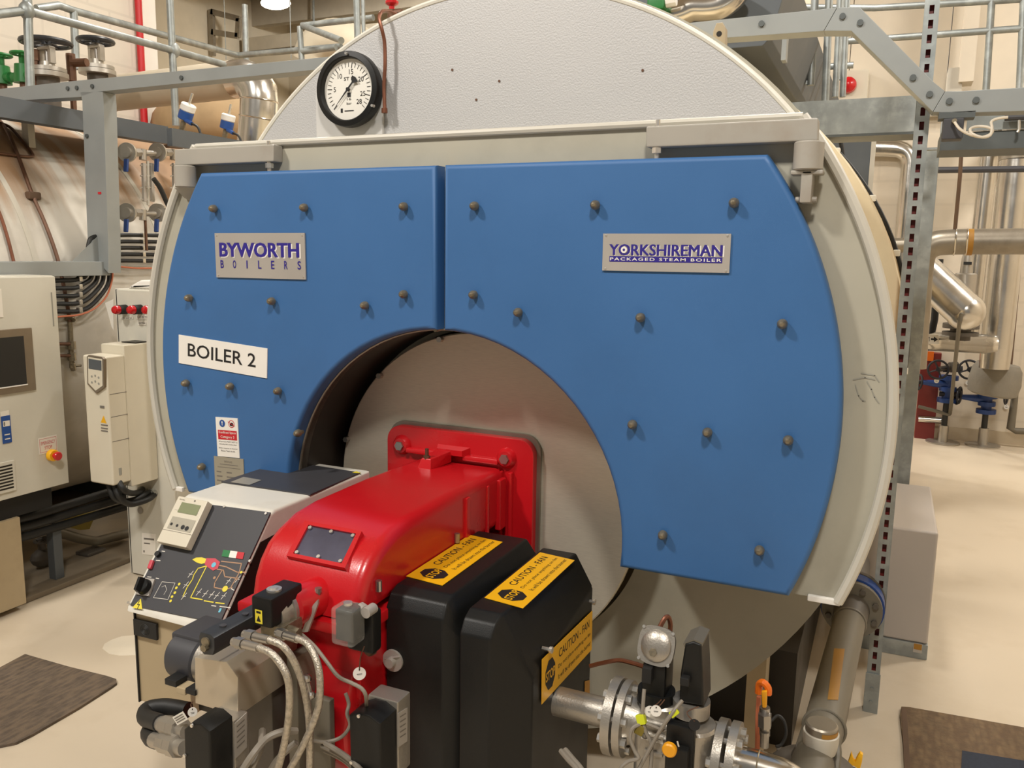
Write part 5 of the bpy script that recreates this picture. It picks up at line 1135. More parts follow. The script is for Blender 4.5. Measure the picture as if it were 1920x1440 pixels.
# ------------------------------------------------------------------ boiler 1 at the left, its cabinets and fittings
LX, LR = -5.15, 1.2
def onshell(x, y, r=LR):
    d = ray(x, y); ox, oz = CAM.x-LX, CAM.z-BZ; A_ = d.x*d.x+d.z*d.z; B_ = 2*(ox*d.x+oz*d.z); C_ = ox*ox+oz*oz-r*r; D_ = max(B_*B_-4*A_*C_, 0)
    return CAM+d*((-B_-math.sqrt(D_))/(2*A_))
M = mat('stained_shell', (196, 190, 178), .5, .1, var=.14, scale=2.2, dirt=(226, 220, 208), dscale=1.6, damt=.7); nt = M.node_tree; N = nt.nodes; L = nt.links; bs = N['Principled BSDF']; src = bs.inputs['Base Color'].links[0].from_socket
tc = N.new('ShaderNodeTexCoord'); mp = N.new('ShaderNodeMapping'); mp.inputs['Scale'].default_value = (.35, 5.0, .35); L.new(tc.outputs['Object'], mp.inputs[0])
nz = N.new('ShaderNodeTexNoise'); nz.inputs['Scale'].default_value = 1.4; nz.inputs['Detail'].default_value = 6; L.new(mp.outputs[0], nz.inputs['Vector'])
sp = N.new('ShaderNodeSeparateXYZ'); L.new(tc.outputs['Object'], sp.inputs[0])
mr = N.new('ShaderNodeMapRange'); mr.inputs[1].default_value = 1.3; mr.inputs[2].default_value = 2.3; L.new(sp.outputs[2], mr.inputs[0])
ml_ = N.new('ShaderNodeMath'); ml_.operation = 'MULTIPLY'; L.new(nz.outputs['Fac'], ml_.inputs[0]); L.new(mr.outputs[0], ml_.inputs[1])
rp = N.new('ShaderNodeValToRGB'); rp.color_ramp.elements[0].position = .305; rp.color_ramp.elements[1].position = .47; rp.color_ramp.elements[1].color = (.75, .75, .75, 1); L.new(ml_.outputs[0], rp.inputs[0])
mx = N.new('ShaderNodeMix'); mx.data_type = 'RGBA'; L.new(rp.outputs[0], mx.inputs[0]); L.new(src, mx.inputs[6]); mx.inputs[7].default_value = lin((160, 112, 58))+(1,); L.new(mx.outputs[2], bs.inputs['Base Color'])
b1 = thing('steam_boiler', (LX, 4.5, 0), 'rust stained pale boiler shell behind the grey frame at the left', 'boiler')
obj('shell', MB().lathe((LX, 1.2, BZ), (0, 1, 0), [(0, .3), (0, LR), (7.3, LR), (7.3, .3)], 96), M, b1)
for y in (2.9, 3.75, 4.6, 6.2):
    obj('seam_band', MB().lathe((LX, y, BZ), (0, 1, 0), [(0, LR), (0, LR+.003), (.03, LR+.003), (.03, LR)], 96), MT['pvc'], b1)
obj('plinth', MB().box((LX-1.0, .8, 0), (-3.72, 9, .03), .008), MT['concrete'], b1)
for y in (1.6, 3.9, 6.8): obj('cradle', MB().box((LX-.9, y, .03), (LX+.7, y+.12, .40)), MT['galv_dark'], b1)
def shell_tube(name, pts, r, m, label, cat='tube', off=.012):
    return obj(name, MB().tube([onshell(x, y, LR+off) for x, y in pts], r, 8, 5), MT[m], label=label, cat=cat)
t = thing('copper_tube', onshell(62, 368), 'dull copper tube running down the stained shell with a brass clamp', 'tube')
obj('tube', MB().tube([onshell(x, y, LR+.014) for x, y in ((-20, 205), (10, 240), (30, 282), (48, 330), (62, 368), (80, 408), (95, 446), (108, 485), (116, 520), (125, 565), (131, 605))], .010, 8, 5), MT['copper_dark'], t)
c = onshell(62, 367, LR+.012); obj('clamp', MB().box(c-V((.02, .035, .02)), c+V((.02, .035, .02)), .008), MT['brown_steel'], t)
c = onshell(136, 640, LR+.02); up = V((.0, 0, 1))
obj('fitting', MB().cyl(onshell(131, 603, LR+.014), onshell(135, 690, LR+.02), .013, seg=10).cyl(onshell(134, 640, LR+.014), onshell(135, 655, LR+.02), .02, seg=8).cyl(onshell(134, 662, LR+.014), onshell(136, 676, LR+.02), .02, seg=8).cyl(onshell(132, 596, LR+.014), onshell(132, 600, LR+.02), .026, seg=8), MT['bolt_brass'], t)
shell_tube('copper_tube', [(-20, 360), (0, 402), (14, 445), (26, 492)], .008, 'copper', 'thin bright copper tube at the left edge of the stained shell')
shell_tube('copper_loop', [(-10, 228), (18, 238), (40, 262), (58, 284), (60, 293), (35, 292), (-10, 286)], .008, 'copper_dark', 'thin copper loop near the top of the stained shell')
for y, lab in ((645, 'upper small brass branch pipe below the black cables'), (667, 'lower small brass branch pipe below the black cables')): obj('branch_pipe', MB().cyl(onshell(108, y, LR+.02), onshell(133, y, LR+.02), .009, seg=8), MT['copper_dark'], label=lab, cat='pipe')
t = thing('drain_cock', onshell(137, 685), 'small brass drain cock at the foot of the dull copper tube', 'valve'); obj('body', MB().cyl(onshell(135, 680, LR+.02), onshell(138, 694, LR+.02), .014, seg=8).cyl(onshell(138, 686, LR+.02), onshell(152, 685, LR+.03), .008, seg=8), MT['bolt_brass'], t)
# armoured cables on the side
XA = -3.90
LY = 'five'
names = ('uppermost', 'second', 'middle', 'fourth', 'lowest')
for i in range(5):
    yl = 526+14.5*i; xv = 163+10.5*i; yu = 441+12*i
    pts = [(60, yl+1), (110, yl), (140+2*i, yl-1), (150+6*i, yl-6-2*i), (xv-3, 518+4*i), (xv, 500), (xv+3, yu+18), (xv+14-i, yu+3), (225, yu), (262, yu), (330, yu+1)]
    b = MB().tube([atx(x, y, XA) for x, y in pts], .0115, 10, 5); b.m(1)
    for x, y in ((149, yl-3), (212, yu), (268, yu)): p = atx(x, y, XA); b.box(p-V((.014, .010, .0135)), p+V((.014, .010, .0135)), .003)
    obj('armoured_cable', b, [MT['rubber'], MT['zinc']], label='black armoured cable on the left boiler side, %s of five' % names[i], cat='cable', group='black armoured cables beside the left boiler')
obj('orange_cable', MB().tube([atx(x, y, XA+.01) for x, y in ((90, 596), (120, 593), (150, 590), (178, 578), (200, 555), (210, 525), (212, 506), (222, 500), (260, 503), (330, 502))], .005, 8, 4), MT['orange_cable'], label='thin orange cable following the outermost black armoured cable', cat='cable')
# water gauges
def wgauge(px, label):
    XG = -3.86; dx = px-237
    t = thing('water_gauge', atx(260+dx, 420, XG), label, 'gauge')
    q = lambda x, y, o=0: atx(x+dx, y, XG+o)
    for y, nm in ((286, 'upper_cock'), (399, 'lower_cock')):
        c = q(240, y); n = V((.35, -1, 0)).normalized()
        b = MB().cyl(c, c+n*.016, .052, seg=24).cyl(c+n*.016, c+n*.03, .03, seg=16).cyl(q(236, y), q(290, y+2), .016, seg=12).cyl(q(268, y-6), q(268, y+14), .020, seg=12).cyl(q(252, y), q(262, y), .024, seg=6)
        g = obj(nm, b, MT['alu_cast'], t)
        obj('lever', MB().bar(q(237, y+12, .03), q(236, y+36, .03), .026, .014, (0, 1, 0), .003), MT['valve_blue'], g)
    for x in (269, 284): obj('gauge_bar', MB().bar(q(x, 306), q(x+2, 378), .018, .02, (0, 1, 0), .002), MT['plate_grey'], t)
    obj('gauge_glass', MB().cyl(q(277, 302), q(278, 385), .008, seg=10), MT['pvc'], t)
    for y in (310, 330, 352, 374): obj('cross_bolt', MB().cyl(q(263, y), q(290, y), .005, seg=6), MT['zinc'], t)
    obj('drain_pipe', MB().cyl(q(272, 408), q(275, 470), .008, seg=8), MT['copper_dark'], t)
    return t
wgauge(237, 'water gauge glass with blue levers beside the left boiler, fully in view')
wgauge(294, 'water gauge glass partly hidden behind the left blue door')
obj('black_hose', MB().tube([atx(x, y, -3.80) for x, y in ((288, 335), (300, 352), (312, 378), (326, 408))], .014, 10, 4), MT['rubber'], label='short black hose slanting down behind the water gauges', cat='hose')
# white control cabinet with screen
lc = thing('control_cabinet', (-3.75, 2.4, .56), 'white control cabinet with a dark screen at the left edge', 'cabinet')
zt, zb = 1.586, .568; ye = 2.735
obj('casing', MB().box((-3.84, 1.75, zb), (-3.635, ye, zt), .004), MT['off_white'], lc); obj('door', MB().box((-3.635, 1.76, zb+.004), (-3.62, ye, zt-.004), .005), MT['off_white'], lc)
XF = -3.619
def panelF(*pts): return frame(*[atx(x, y, XF) for x, y in pts])
F = panelF((-90, 622), (58, 612), (66, 727), (-90, 760)); 
ys0, ys1 = 2.20, atx(60, 660, XF).y; zs0, zs1 = atx(30, 736, XF).z, atx(30, 616, XF).z
obj('screen_bezel', MB().box((XF-.002, ys0-.2, zs0), (XF+.012, ys1, zs1), .003), MT['screen_frame'], lc); obj('screen', MB().box((XF+.0121, ys0-.15, zs0+.035), (XF+.0135, ys1-.045, zs1-.035)), MT['screen'], lc)
obj('screen_edge', MB().box((XF+.0121, ys0-.15, zs0+.030), (XF+.016, ys1-.043, zs0+.035)), MT['white'], lc)
c = atx(95, 853, XF); obj('stop_collar', MB().cyl(c, c+V((.028, 0, 0)), .028, seg=24, bev=.004), MT['yellow'], lc, label='yellow emergency stop collar'); obj('stop_button', MB().cyl(c+V((.028, 0, 0)), c+V((.042, 0, 0)), .013, seg=14).cyl(c+V((.042, 0, 0)), c+V((.058, 0, 0)), .021, seg=20, bev=.004), MT['red_paint'], lc, label='red emergency stop button')
def flatbox(name, a, c, th, mats, lab=None, draw=None):
    p, q = atx(*a, XF), atx(*c, XF); z0, z1 = min(p.z, q.z), max(p.z, q.z); y0, y1 = min(p.y, q.y), max(p.y, q.y)
    F = (V((XF+th, y0, z0)), V((0, y1-y0, 0)), V((0, 0, z1-z0)), V((1, 0, 0))); b = MB().box((XF, y0, z0), (XF+th, y1, z1), min(.002, th/3))
    if draw: draw(b, F)
    return obj(name, b, mats, lc, label=lab)
def dv(b, F):
    b.m(1)
    for k in range(8): b.rect(F, .0, .10+k*.105, .88, .10+k*.105+.055, .001)
flatbox('vent_grille', (-20, 872), (29, 918), .010, [MT['off_white'], MT['dark_steel']], None, dv)
def dl(b, F): b.m(1); b.line(F, [(.06, .1), (.94, .1), (.94, .9), (.06, .9), (.06, .1)], .0015); b.text('EMERGENCY', F, .12, .55, .88, .75, 0, .001); b.text('STOP', F, .3, .25, .7, .45, 0, .001)
flatbox('stop_label', (71, 822), (108, 845), .002, [MT['paper'], MT['pink_ink']], 'white label with red lettering', dl)
def dk(b, F): b.m(1); b.rect(F, .12, .62, .88, .82, .001); b.m(2); b.text('8', F, .18, .65, .34, .79, .01, .002); b.m(1); b.rect(F, .2, .3, .8, .34, .001); b.rect(F, .2, .14, .8, .18, .001)
flatbox('blue_tag', (1, 781), (22, 829), .004, [MT['blue_ink'], MT['paper'], MT['black_ink']], 'blue plastic tag with a white window', dk)
flatbox('tag_label', (0, 772), (17, 779), .002, [MT['paper']])
flatbox('switch_label', (-20, 542), (6, 595), .003, [MT['paper']])
c = atx(101, 600, XF); obj('door_scuff', MB().box((XF, atx(99, 600, XF).y, atx(99, 612, XF).z), (XF+.001, atx(101, 600, XF).y, atx(99, 548, XF).z)), MT['grey_paint_dark'], lc)
b = MB().box((-3.84, 1.8, .03), (-3.66, atx(44, 1050, -3.66).y, .46), .004); obj('plinth', b, MT['beige_steel'], lc); b = MB().box((-3.82, 1.8, .46), (-3.68, 2.68, .568)); obj('under_frame', b, MT['black_soft'], lc)
# white cabinet with three red lamps
wc = thing('lamp_cabinet', (-3.42, 3.2, 0), 'tall white cabinet with three red lamps between the boilers', 'cabinet')
zc_ = 1.516; XL, XR = -3.60, -3.235
obj('casing', MB().box((XL, 3.045, 0), (XR, 3.42, zc_), .004), MT['off_white'], wc); obj('door', MB().box((XL+.03, 3.03, .01), (XR-.002, 3.046, zc_-.004), .004), MT['off_white'], wc); obj('door_seal', MB().box((XL+.022, 3.034, .01), (XL+.03, 3.046, zc_-.004)), MT['dark_steel'], wc)
for x in (236, 264, 292):
    p = at(x, 580, 3.03); l = obj('lamp_base', MB().cyl(p, p+V((0, -.045, 0)), .024, seg=20), MT['black_soft'], wc); obj('red_lamp', MB().lathe(p+V((0, -.045, 0)), (0, -1, 0), [(0, .022), (.018, .022), (.028, .017), (.031, .008), (.0315, 0)], 20), MT['lamp_red'], l, label='red lamp lens')
for x0, x1, y0, y1 in ((225, 250, 594, 599), (256, 285, 591, 598), (259, 285, 602, 610)):
    F = frame(at(x0, y0, 3.029), at(x1, y0, 3.029), at(x1, y1, 3.029), at(x0, y1, 3.029)); b = MB().obox(F[0], F[1], F[2], F[3]*.001); b.m(1); b.text('LOW WATER' if x0 < 230 else ('LIMITER' if y0 < 600 else 'EXTRA LOW'), F, .08, .25, .92, .75, 0, .0015); obj('lamp_label', b, [MT['paper'], MT['black_ink']], wc)
c = at(264, 957, 3.029); obj('door_lock', MB().cyl(c, c+V((0, -.006, 0)), .018, seg=18), MT['plate_grey'], wc)
F = frame(*[at(x, y, 3.029) for x, y in ((266, 997), (292, 1003), (292, 1040), (267, 1041))]); b = MB().obox(F[0], F[1], F[2], F[3]*.001); b.m(1); b.rect(F, .15, .7, .9, .78, .0016); b.rect(F, .15, .5, .6, .56, .0016); b.rect(F, .1, .1, .2, .2, .0016); obj('door_notice', b, [MT['paper'], MT['grey_ink']], wc)
# sheets and a plastic bag on the cabinet
b = MB().prism([at(x, y, 3.1) for x, y in ((197, 568), (212, 561), (213, 620), (209, 612))], (0, .002, 0)); obj('paper_sheet', b, MT['paper'], label='loose white paper sheet at the edge of the lamp cabinet', cat='paper')
b = MB(); pts = [(-3.55, zc_), (-3.52, zc_+.02), (-3.46, zc_+.045), (-3.36, zc_+.05), (-3.27, zc_+.04), (-3.25, zc_)]; b.prism([V((x, 3.08, z)) for x, z in pts], (0, .22, 0), .015, 3, both=True); obj('plastic_bag', b, MT['white'], label='crumpled white plastic bag on top of the lamp cabinet', cat='bag')
# inverter drive
XD = -3.34; YDf = 2.755; xdl = at(156, 700, YDf).x
dr = thing('inverter_drive', ((XD+xdl)/2, 2.9, .57), 'cream wall mounted inverter drive with a keypad by the lamp cabinet', 'drive')
z1, z0 = 1.213, .585
obj('body', MB().box((xdl, 2.86, z0-.03), (XD+.0, 3.03, z1+.045), .008), MT['cream_plastic'], dr)
obj('front_cover', MB().box((xdl, YDf, z0), (XD, 2.862, z1), .010, 3), MT['cream_plastic'], dr)
for z in (1.03, .92, .80): obj('cover_groove', MB().box((XD-.002, YDf+.01, z), (XD+.0006, 2.861, z+.003)), MT['grey_ink'], dr)

F = frame(*[at(x, y, YDf) for x, y in ((166, 664), (199, 671), (199, 732), (168, 728))]); O, X, Y, Nn = F
hexp = [(0, .12), (.5, -.12), (1, .12), (1, .95), (.9, 1), (.1, 1), (0, .95)]
b = MB().prism([O+X*u+Y*v+Nn*.012 for u, v in hexp], -Nn*.014, .002); b.m(1); b.poly(F, [(.08, .16), (.5, -.03), (.92, .16), (.92, .95), (.08, .95)], .0128); b.m(2); b.rect(F, .12, .60, .88, .90, .0134); b.m(3)
for u, v in ((.3, .38), (.7, .38), (.5, .25), (.3, .2), (.7, .2), (.5, .42)): b.circ(F, u, v, .006, 10, .0136)
obj('keypad', b, [MT['screen_frame'], MT['cream_plastic'], MT['catwalk_grey'], MT['grey_paint_dark']], dr, label='keypad with small grey screen')
F = frame(*[at(x, y, YDf) for x, y in ((189, 778), (200, 780), (200, 794), (189, 792))]); b = MB().poly(F, [(0, 0), (1, 0), (.5, 1)], .001); obj('warning_triangle', b, MT['yellow'], dr)
b = MB()
for y in (797, 803, 808): p = at(196, y, YDf); b.box(p+V((-.022, -.002, -.003)), p+V((.022, 0, .003)))
obj('vent_slot', b, MT['grey_ink'], dr); p = at(192, 763, YDf); obj('cover_latch', MB().box(p+V((-.014, -.003, -.006)), p+V((.014, 0, .006)), .001), MT['grey_ink'], dr)
b = MB().box((xdl+.05, 2.94, z1+.046), (XD-.012, 3.02, z1+.05)); obj('top_vent', b, MT['dark_steel'], dr)
for i, (x, pts) in enumerate(((203, [(203, 888), (204, 905), (212, 930), (230, 940), (255, 936), (272, 927), (282, 921)]), (213, [(214, 890), (215, 908), (224, 932), (242, 945), (262, 942), (280, 935), (291, 925)]), (222, [(222, 888), (222, 900), (232, 918), (248, 925), (262, 922), (268, 918)]))):
    k = [2.80, 2.80, 2.79, 2.80, 2.85, 2.93, 3.03]; n = len(pts)
    P = [at(px, py, 2.80+.23*max(0, (j-2))/(n-3)) for j, (px, py) in enumerate(pts)]
    g = thing('drive_conduit', P[0], 'black flexible conduit under the inverter drive, %s' % ('leftmost gland of three', 'middle gland of three', 'rightmost gland of three')[i], 'conduit', 'black conduits below the inverter drive')
    obj('sleeve', MB().tube(P, .015, 12, 6), MT['rubber'], g); obj('gland', MB().cyl(P[0]+V((0, 0, -.005)), P[0]+V((0, 0, .03)), .018, seg=8), MT['grey_paint_dark'], g); obj('gland', MB().cyl(P[-1]+V((0, -.02, 0)), P[-1]+V((0, .0, 0)), .020, seg=8), MT['grey_paint_dark'], g)
# low pipework under the left boiler
def lowpipe(name, pts, r, m, lab, X=-3.78, cat='pipe'): return obj(name, MB().tube([atx(x, y, X) for x, y in pts], r, 14), MT[m], label=lab, cat=cat)
lowpipe('dark_pipe', [(-20, 985), (60, 967), (240, 912)], .022, 'rubber', 'upper of three dark pipes below the control cabinet')
lowpipe('dark_pipe', [(-20, 1003), (60, 984), (240, 930)], .022, 'rubber', 'middle of three dark pipes below the control cabinet')
lowpipe('dark_pipe', [(-20, 1022), (60, 1002), (240, 948)], .022, 'rubber', 'lower of three dark pipes below the control cabinet')
bp2 = thing('dark_pipe', atx(150, 1090, -3.76), 'thick dark pipe on a clamp just above the floor at the left', 'pipe')
obj('pipe', MB().tube([atx(-30, 1135, -3.97), atx(60, 1105, -3.97), atx(250, 1035, -3.97)], .034, 16), MT['iron_grey'], bp2)
c = atx(172, 1063, -3.97); obj('clamp', MB().torus(c, (0, 1, 0), .036, .006, 20, 8).cyl(c, V((c.x, c.y, .03)), .012, seg=8).box((c.x-.05, c.y-.06, .03), (c.x+.05, c.y+.06, .05), .006), MT['iron_grey'], bp2)
lowpipe('grey_pipe', [(60, 985), (110, 998), (150, 1010), (180, 1015), (240, 1000)], .026, 'pipe_grey', 'dull grey pipe with a bend behind the low grey post', -3.95)
p = atx(104, 990, -3.80); obj('support_post', MB().box((-3.84, p.y-.025, .03), (-3.79, p.y+.025, p.z), .003).cyl((-3.815, p.y, p.z), (-3.815, p.y, p.z+.03), .008, seg=8), MT['catwalk_grey'], label='short dark grey post under the pipes at the left', cat='post')
b = MB().prism([atx(x, y, -3.93) for x, y in ((115, 985), (125, 972), (182, 958), (168, 992), (150, 994))], (-.01, 0, 0)); obj('yellow_guard', b, MT['olive'], label='dull yellow triangular guard plate among the low dark pipes', cat='guard')
t = thing('pipe_valve', atx(80, 1040, -4.0), 'dark valve in the shadow behind the plinth at the left', 'valve'); c = atx(80, 1045, -4.0); obj('body', MB().sph(c, .05, (1, 1.3, 1), 12).cyl(c, c+V((0, 0, .10)), .02, seg=8), MT['iron_grey'], t); obj('handwheel', wheel(c+V((.03, 0, .10)), (0, 0, 1), .05, .007), MT['iron_grey'], t)

# ------------------------------------------------------------------ above the left boiler
XC_ = -4.12
z1_ = 2.455
q0, q1 = atx(60, 190, XC_), atx(315, 228, XC_)
ch = thing('catwalk_channel', (XC_, 3.2, 2.33), 'dark grey channel section under the grey frame above the left boiler', 'channel')
ztop = min(q0.z, q1.z, 2.452)
obj('web', MB().box((XC_-.01, 2.0, ztop-.09), (XC_, q1.y, ztop)), MT['catwalk_grey'], ch); obj('top_plate', MB().box((XC_-.45, 2.0, ztop), (XC_, q1.y, ztop+.008)), MT['catwalk_grey'], ch); obj('bottom_flange', MB().box((XC_-.08, 2.0, ztop-.095), (XC_, q1.y, ztop-.09)), MT['catwalk_grey'], ch)
for x in (112, 243): p = atx(x, 232, XC_-.05); obj('channel_stub', MB().box((-4.45, p.y-.02, 1.319+math.sqrt(max(.01, LR*LR-(-4.42-LX)**2))-.01), (-4.40, p.y+.02, ztop)), MT['pvc'], ch)
p0, p1 = atx(322, 240, -3.86), atx(430, 275, -3.86)
obj('grey_channel', MB().box((-3.90, p0.y, p0.z-.10), (-3.86, p1.y+.5, p0.z)), MT['catwalk_grey'], label='lighter grey channel behind the blue capped transmitters', cat='channel')
# level transmitters
def transmitter(x, y, bx_, by, label, Y):
    t = thing('level_transmitter', at(bx_, by, Y), label, 'sensor'); c = at(x, y, Y); f = at(bx_, by, Y)
    ax = (c-f).normalized(); obj('head', MB().cyl(c-ax*.0, c+ax*.055, .045, seg=20, bev=.004).cyl(c+V((.03, -.02, -.01)), c+V((.09, -.03, -.035)), .013, seg=8), MT['blue_ink'], t); obj('cap', MB().cyl(c+ax*.055, c+ax*.10, .047, seg=20, bev=.006), MT['white'], t)
    obj('stem', MB().cyl(f, c, .018, seg=12), MT['bolt_brass'], t); obj('flange', MB().hull([f+V((dx, dy, dz)) for dx, dy in ((-.12, 0), (.09, .03), (.05, -.06), (-.05, .08)) for dz in (-.02, .0)]), MT['brown_steel'], t)
    obj('lead', MB().tube([c+V((.09, -.03, -.035)), c+V((.14, -.03, -.06)), c+V((.17, -.03, -.14)), c+V((.18, -.02, -.22))], .008, 8, 4), MT['rubber'], t); obj('rod', MB().cyl(c+ax*.1, c+ax*.17, .008, seg=8), MT['zinc'], t)
transmitter(346, 224, 332, 270, 'blue transmitter with white cap, nearer the grey frame post', 4.1)
transmitter(424, 242, 417, 278, 'blue transmitter with white cap, nearer the silver pipe elbow', 4.6)
# wheel valves on the crown of boiler 1
def crown_valve(px, py, rw, by, label, Y):
    c = at(px, py, Y); f = at(px+4, by, Y); R_ = rw*(c-CAM).dot(FWD)/FPX
    t = thing('wheel_valve', f, label, 'valve')
    obj('handwheel', wheel(c, (0, 0, 1), R_, .016, 5), MT['black_paint'], t)
    h = c.z-f.z
    b = MB().cyl(f, f+V((0, 0, .03)), .125, seg=28).cyl(f+V((0, 0, .035)), f+V((0, 0, .06)), .115, seg=28).cyl(f+V((0, 0, .06)), f+V((0, 0, h*.45)), .05, .045, 16)
    for s_ in (-1, 1): b.box((f.x+s_*.05-.012, f.y-.02, f.z+h*.40), (f.x+s_*.05+.012, f.y+.02, f.z+h*.80))
    b.box((f.x-.06, f.y-.025, f.z+h*.78), (f.x+.06, f.y+.025, f.z+h*.88), .006)
    obj('body', b, MT['alu_cast'], t); obj('spindle', MB().cyl(f+V((0, 0, h*.3)), c, .012, seg=10), MT['steel'], t)
    obj('neck', MB().cyl(V((f.x, f.y, 2.40)), f, .07, seg=20), MT['iron_grey'], t)
crown_valve(86, 80, 42, 146, 'valve with the larger black handwheel above the left boiler', 3.95)
crown_valve(179, 77, 30, 140, 'valve with the smaller black handwheel above the left boiler', 4.5)
def gvalve(px, py, label, Y):
    c = at(px, py, Y); t = thing('green_valve', V((c.x, Y, c.z-.25)), label, 'valve'); obj('body', MB().cyl(c+V((0, 0, -.12)), c, .06, .05, 14).cyl(c, c+V((0, 0, .06)), .02, seg=8).cyl(c+V((-.09, 0, -.08)), c+V((.09, 0, -.08)), .035, seg=12), MT['green'], t); obj('handwheel', wheel(c+V((0, 0, .07)), (0, 0, 1), .065, .010), MT['green'], t); obj('neck', MB().cyl(c+V((0, 0, -.12)), V((c.x, Y, 2.45)), .025, seg=10), MT['copper_dark'], t)
gvalve(42, 121, 'green valve nearer the large black handwheel', 4.0); gvalve(3, 124, 'green valve cut by the left edge of the photo', 4.0)
t = thing('relief_valve', at(135, 152, 4.2), 'brown brass relief valve between the two black handwheels', 'valve'); c = at(133, 118, 4.2); obj('body', MB().cyl(c+V((0, 0, -.12)), c+V((0, 0, .06)), .03, seg=10).cyl(c, c+V((.12, .03, .0)), .028, seg=10), MT['copper_dark'], t); obj('neck', MB().cyl(V((c.x, 4.2, 2.40)), c, .02, seg=8), MT['copper_dark'], t)
t = thing('brass_fitting', at(66, 140, 3.9), 'small brown brass fitting beside the larger black handwheel', 'fitting'); c = at(66, 120, 3.9); obj('body', MB().cyl(V((c.x, 3.9, 2.45)), c+V((0, 0, .02)), .022, seg=8).cyl(c+V((0, 0, .02)), c+V((0, 0, .09)), .03, seg=8), MT['copper_dark'], t)
# lagged pipe with shiny elbow
lp = thing('lagged_pipe', at(330, 165, 5.0), 'lagged pipe with a shiny segmented elbow behind the grey frame', 'pipe')
r_ = .135
obj('lagging', MB().tube([at(205, 176, 5.0), at(330, 162, 5.0), at(440, 149, 5.0)], r_, 24), MT['duct_beige'], lp); obj('cloth_end', MB().sph(at(205, 176, 5.0), r_*1.05, (.6, 1, 1), 16), MT['insul_cloth'], lp)
E_ = [at(440, 149, 5.0), at(458, 147, 5.0), at(474, 154, 5.0), at(484, 170, 5.0), at(486, 188, 5.0), at(484, 222, 5.0), at(478, 290, 5.0)]
obj('elbow', MB().tube(E_, r_*1.0, 28), MT['alu_clad'], lp)
for k in (4, 5): obj('seam', MB().torus(E_[k], (E_[k+1]-E_[k]) if k < 6 else (0, 0, 1), r_*1.0, .006, 32, 8), MT['stainless'], lp)
b = MB().sph(at(400, 228, 6.2), .42, (1.7, .8, .75), 24); b = obj('lagged_vessel', b, MT['insul_cloth'], label='tan cloth covered vessel behind the lagged pipe', cat='vessel')
lt = thing('lagged_bend', at(620, 90, 7.0), 'pale insulated pipe bend behind the handrail left of the dome', 'pipe'); obj('bend', MB().tube([at(585, 118, 7.0), at(596, 92, 7.0), at(622, 76, 7.0), at(660, 82, 7.0), at(690, 110, 7.0), at(698, 170, 7.0), V((at(700, 230, 7.0).x, 7.0, 2.50))], .20, 20, 4), MT['insul_white'], lt)
# hand rails
def rail(name, runs, r, label, m='galv', cat='handrail'):
    t = thing(name, runs[0][1][0], label, cat)
    for nm, P in runs: obj(nm, MB().tube(P, r, 12), MT[m], t)
    return t
XR_ = -4.45
h = rail('handrail', [('post', [atx(50, -40, XR_), atx(57, 178, XR_)]), ('rail', [atx(-30, 29, XR_), atx(48, 20, XR_)]), ('rail', [atx(50, 20, XR_), atx(326, 95, XR_), atx(420, 121, XR_)]), ('post', [atx(317, -30, XR_), atx(330, 236, XR_)])], .024, 'front galvanised handrail of the left catwalk with the tall corner post')
for P in (atx(50, 20, XR_), atx(326, 94, XR_)): obj('rail_fitting', MB().sph(P, .042, (1, 1, 1.2), 12), MT['galv'], h)
XR2 = -5.75
h = rail('handrail', [('rail', [atx(68, 16, XR2), atx(110, 10, XR2), atx(138, 20, XR2), atx(330, 72, XR2), atx(446, 104, XR2)]), ('rail', [atx(446, 104, XR2), at(640, 87, atx(446, 104, XR2).y)]), ('post', [atx(138, 20, XR2), atx(143, 130, XR2)]), ('post', [atx(459, 9, XR2), atx(462, 130, XR2)])], .028, 'rear galvanised handrail of the left catwalk, beyond the black handwheels')
Yq = 6.2
h = rail('handrail', [('post', [at(562, 50, Yq), at(566, 116, Yq)]), ('rail', [at(566, 48, Yq), at(700, 33, Yq)]), ('rail', [at(568, 48, Yq), at(640, 76, Yq-.5)]), ('rail', [at(566, 97, Yq), at(630, 89, Yq)])], .026, 'short galvanised handrail left of the big round gauge')
rail('steel_pole', [('pole', [at(668, -30, 5.6), at(671, 80, 5.6)])], .026, 'galvanised pole left of the bleed valve, thicker of the pair', cat='pole'); rail('steel_pole', [('pole', [at(680, -30, 5.9), at(682, 76, 5.9)])], .016, 'thinner galvanised pole beside the thicker one near the bleed valve', cat='pole')
# left wall services and the far hall
c = atx(262, 60, WX+.05); obj('red_pipe', MB().cyl((WX+.05, c.y, 2.0), (WX+.05, c.y, 5.6), .032, seg=16), MT['red_pipe'], label='red vertical pipe on the white block wall', cat='pipe')
dk = thing('air_duct', at(450, 75, 12.2), 'long beige air duct across the far hall', 'duct'); u, w = at(300, 100, 12.2), at(860, 60, 12.2); u.x = max(u.x, -10.9)
obj('duct', MB().box((u.x, 12.2, at(450, 98, 12.2).z), (w.x, 12.7, at(450, 72, 12.2).z), .02), MT['duct_beige'], dk); obj('lower_duct', MB().box((u.x, 12.0, at(450, 130, 12.0).z), (w.x, 12.5, at(450, 106, 12.0).z), .02), MT['duct_beige'], dk)
for x_ in (-9.5, -6.5): obj('hanger', MB().cyl((x_, 12.45, at(450, 98, 12.2).z), (x_, 12.45, 6.2), .02, seg=8), MT['galv'], dk)
of = thing('pipe_hanger', at(422, 60, 11.5), 'open rectangular steel frame hanging in the far hall', 'frame')
for nm, a, c in (('upright', (397, 18), (399, 105)), ('upright', (448, 35), (446, 70)), ('cross_bar', (397, 22), (450, 36)), ('cross_bar', (398, 60), (447, 68))): obj(nm, MB().bar(at(*a, 11.5), at(*c, 11.5), .09, .06, (0, 1, 0)), MT['alu_dull'], of)
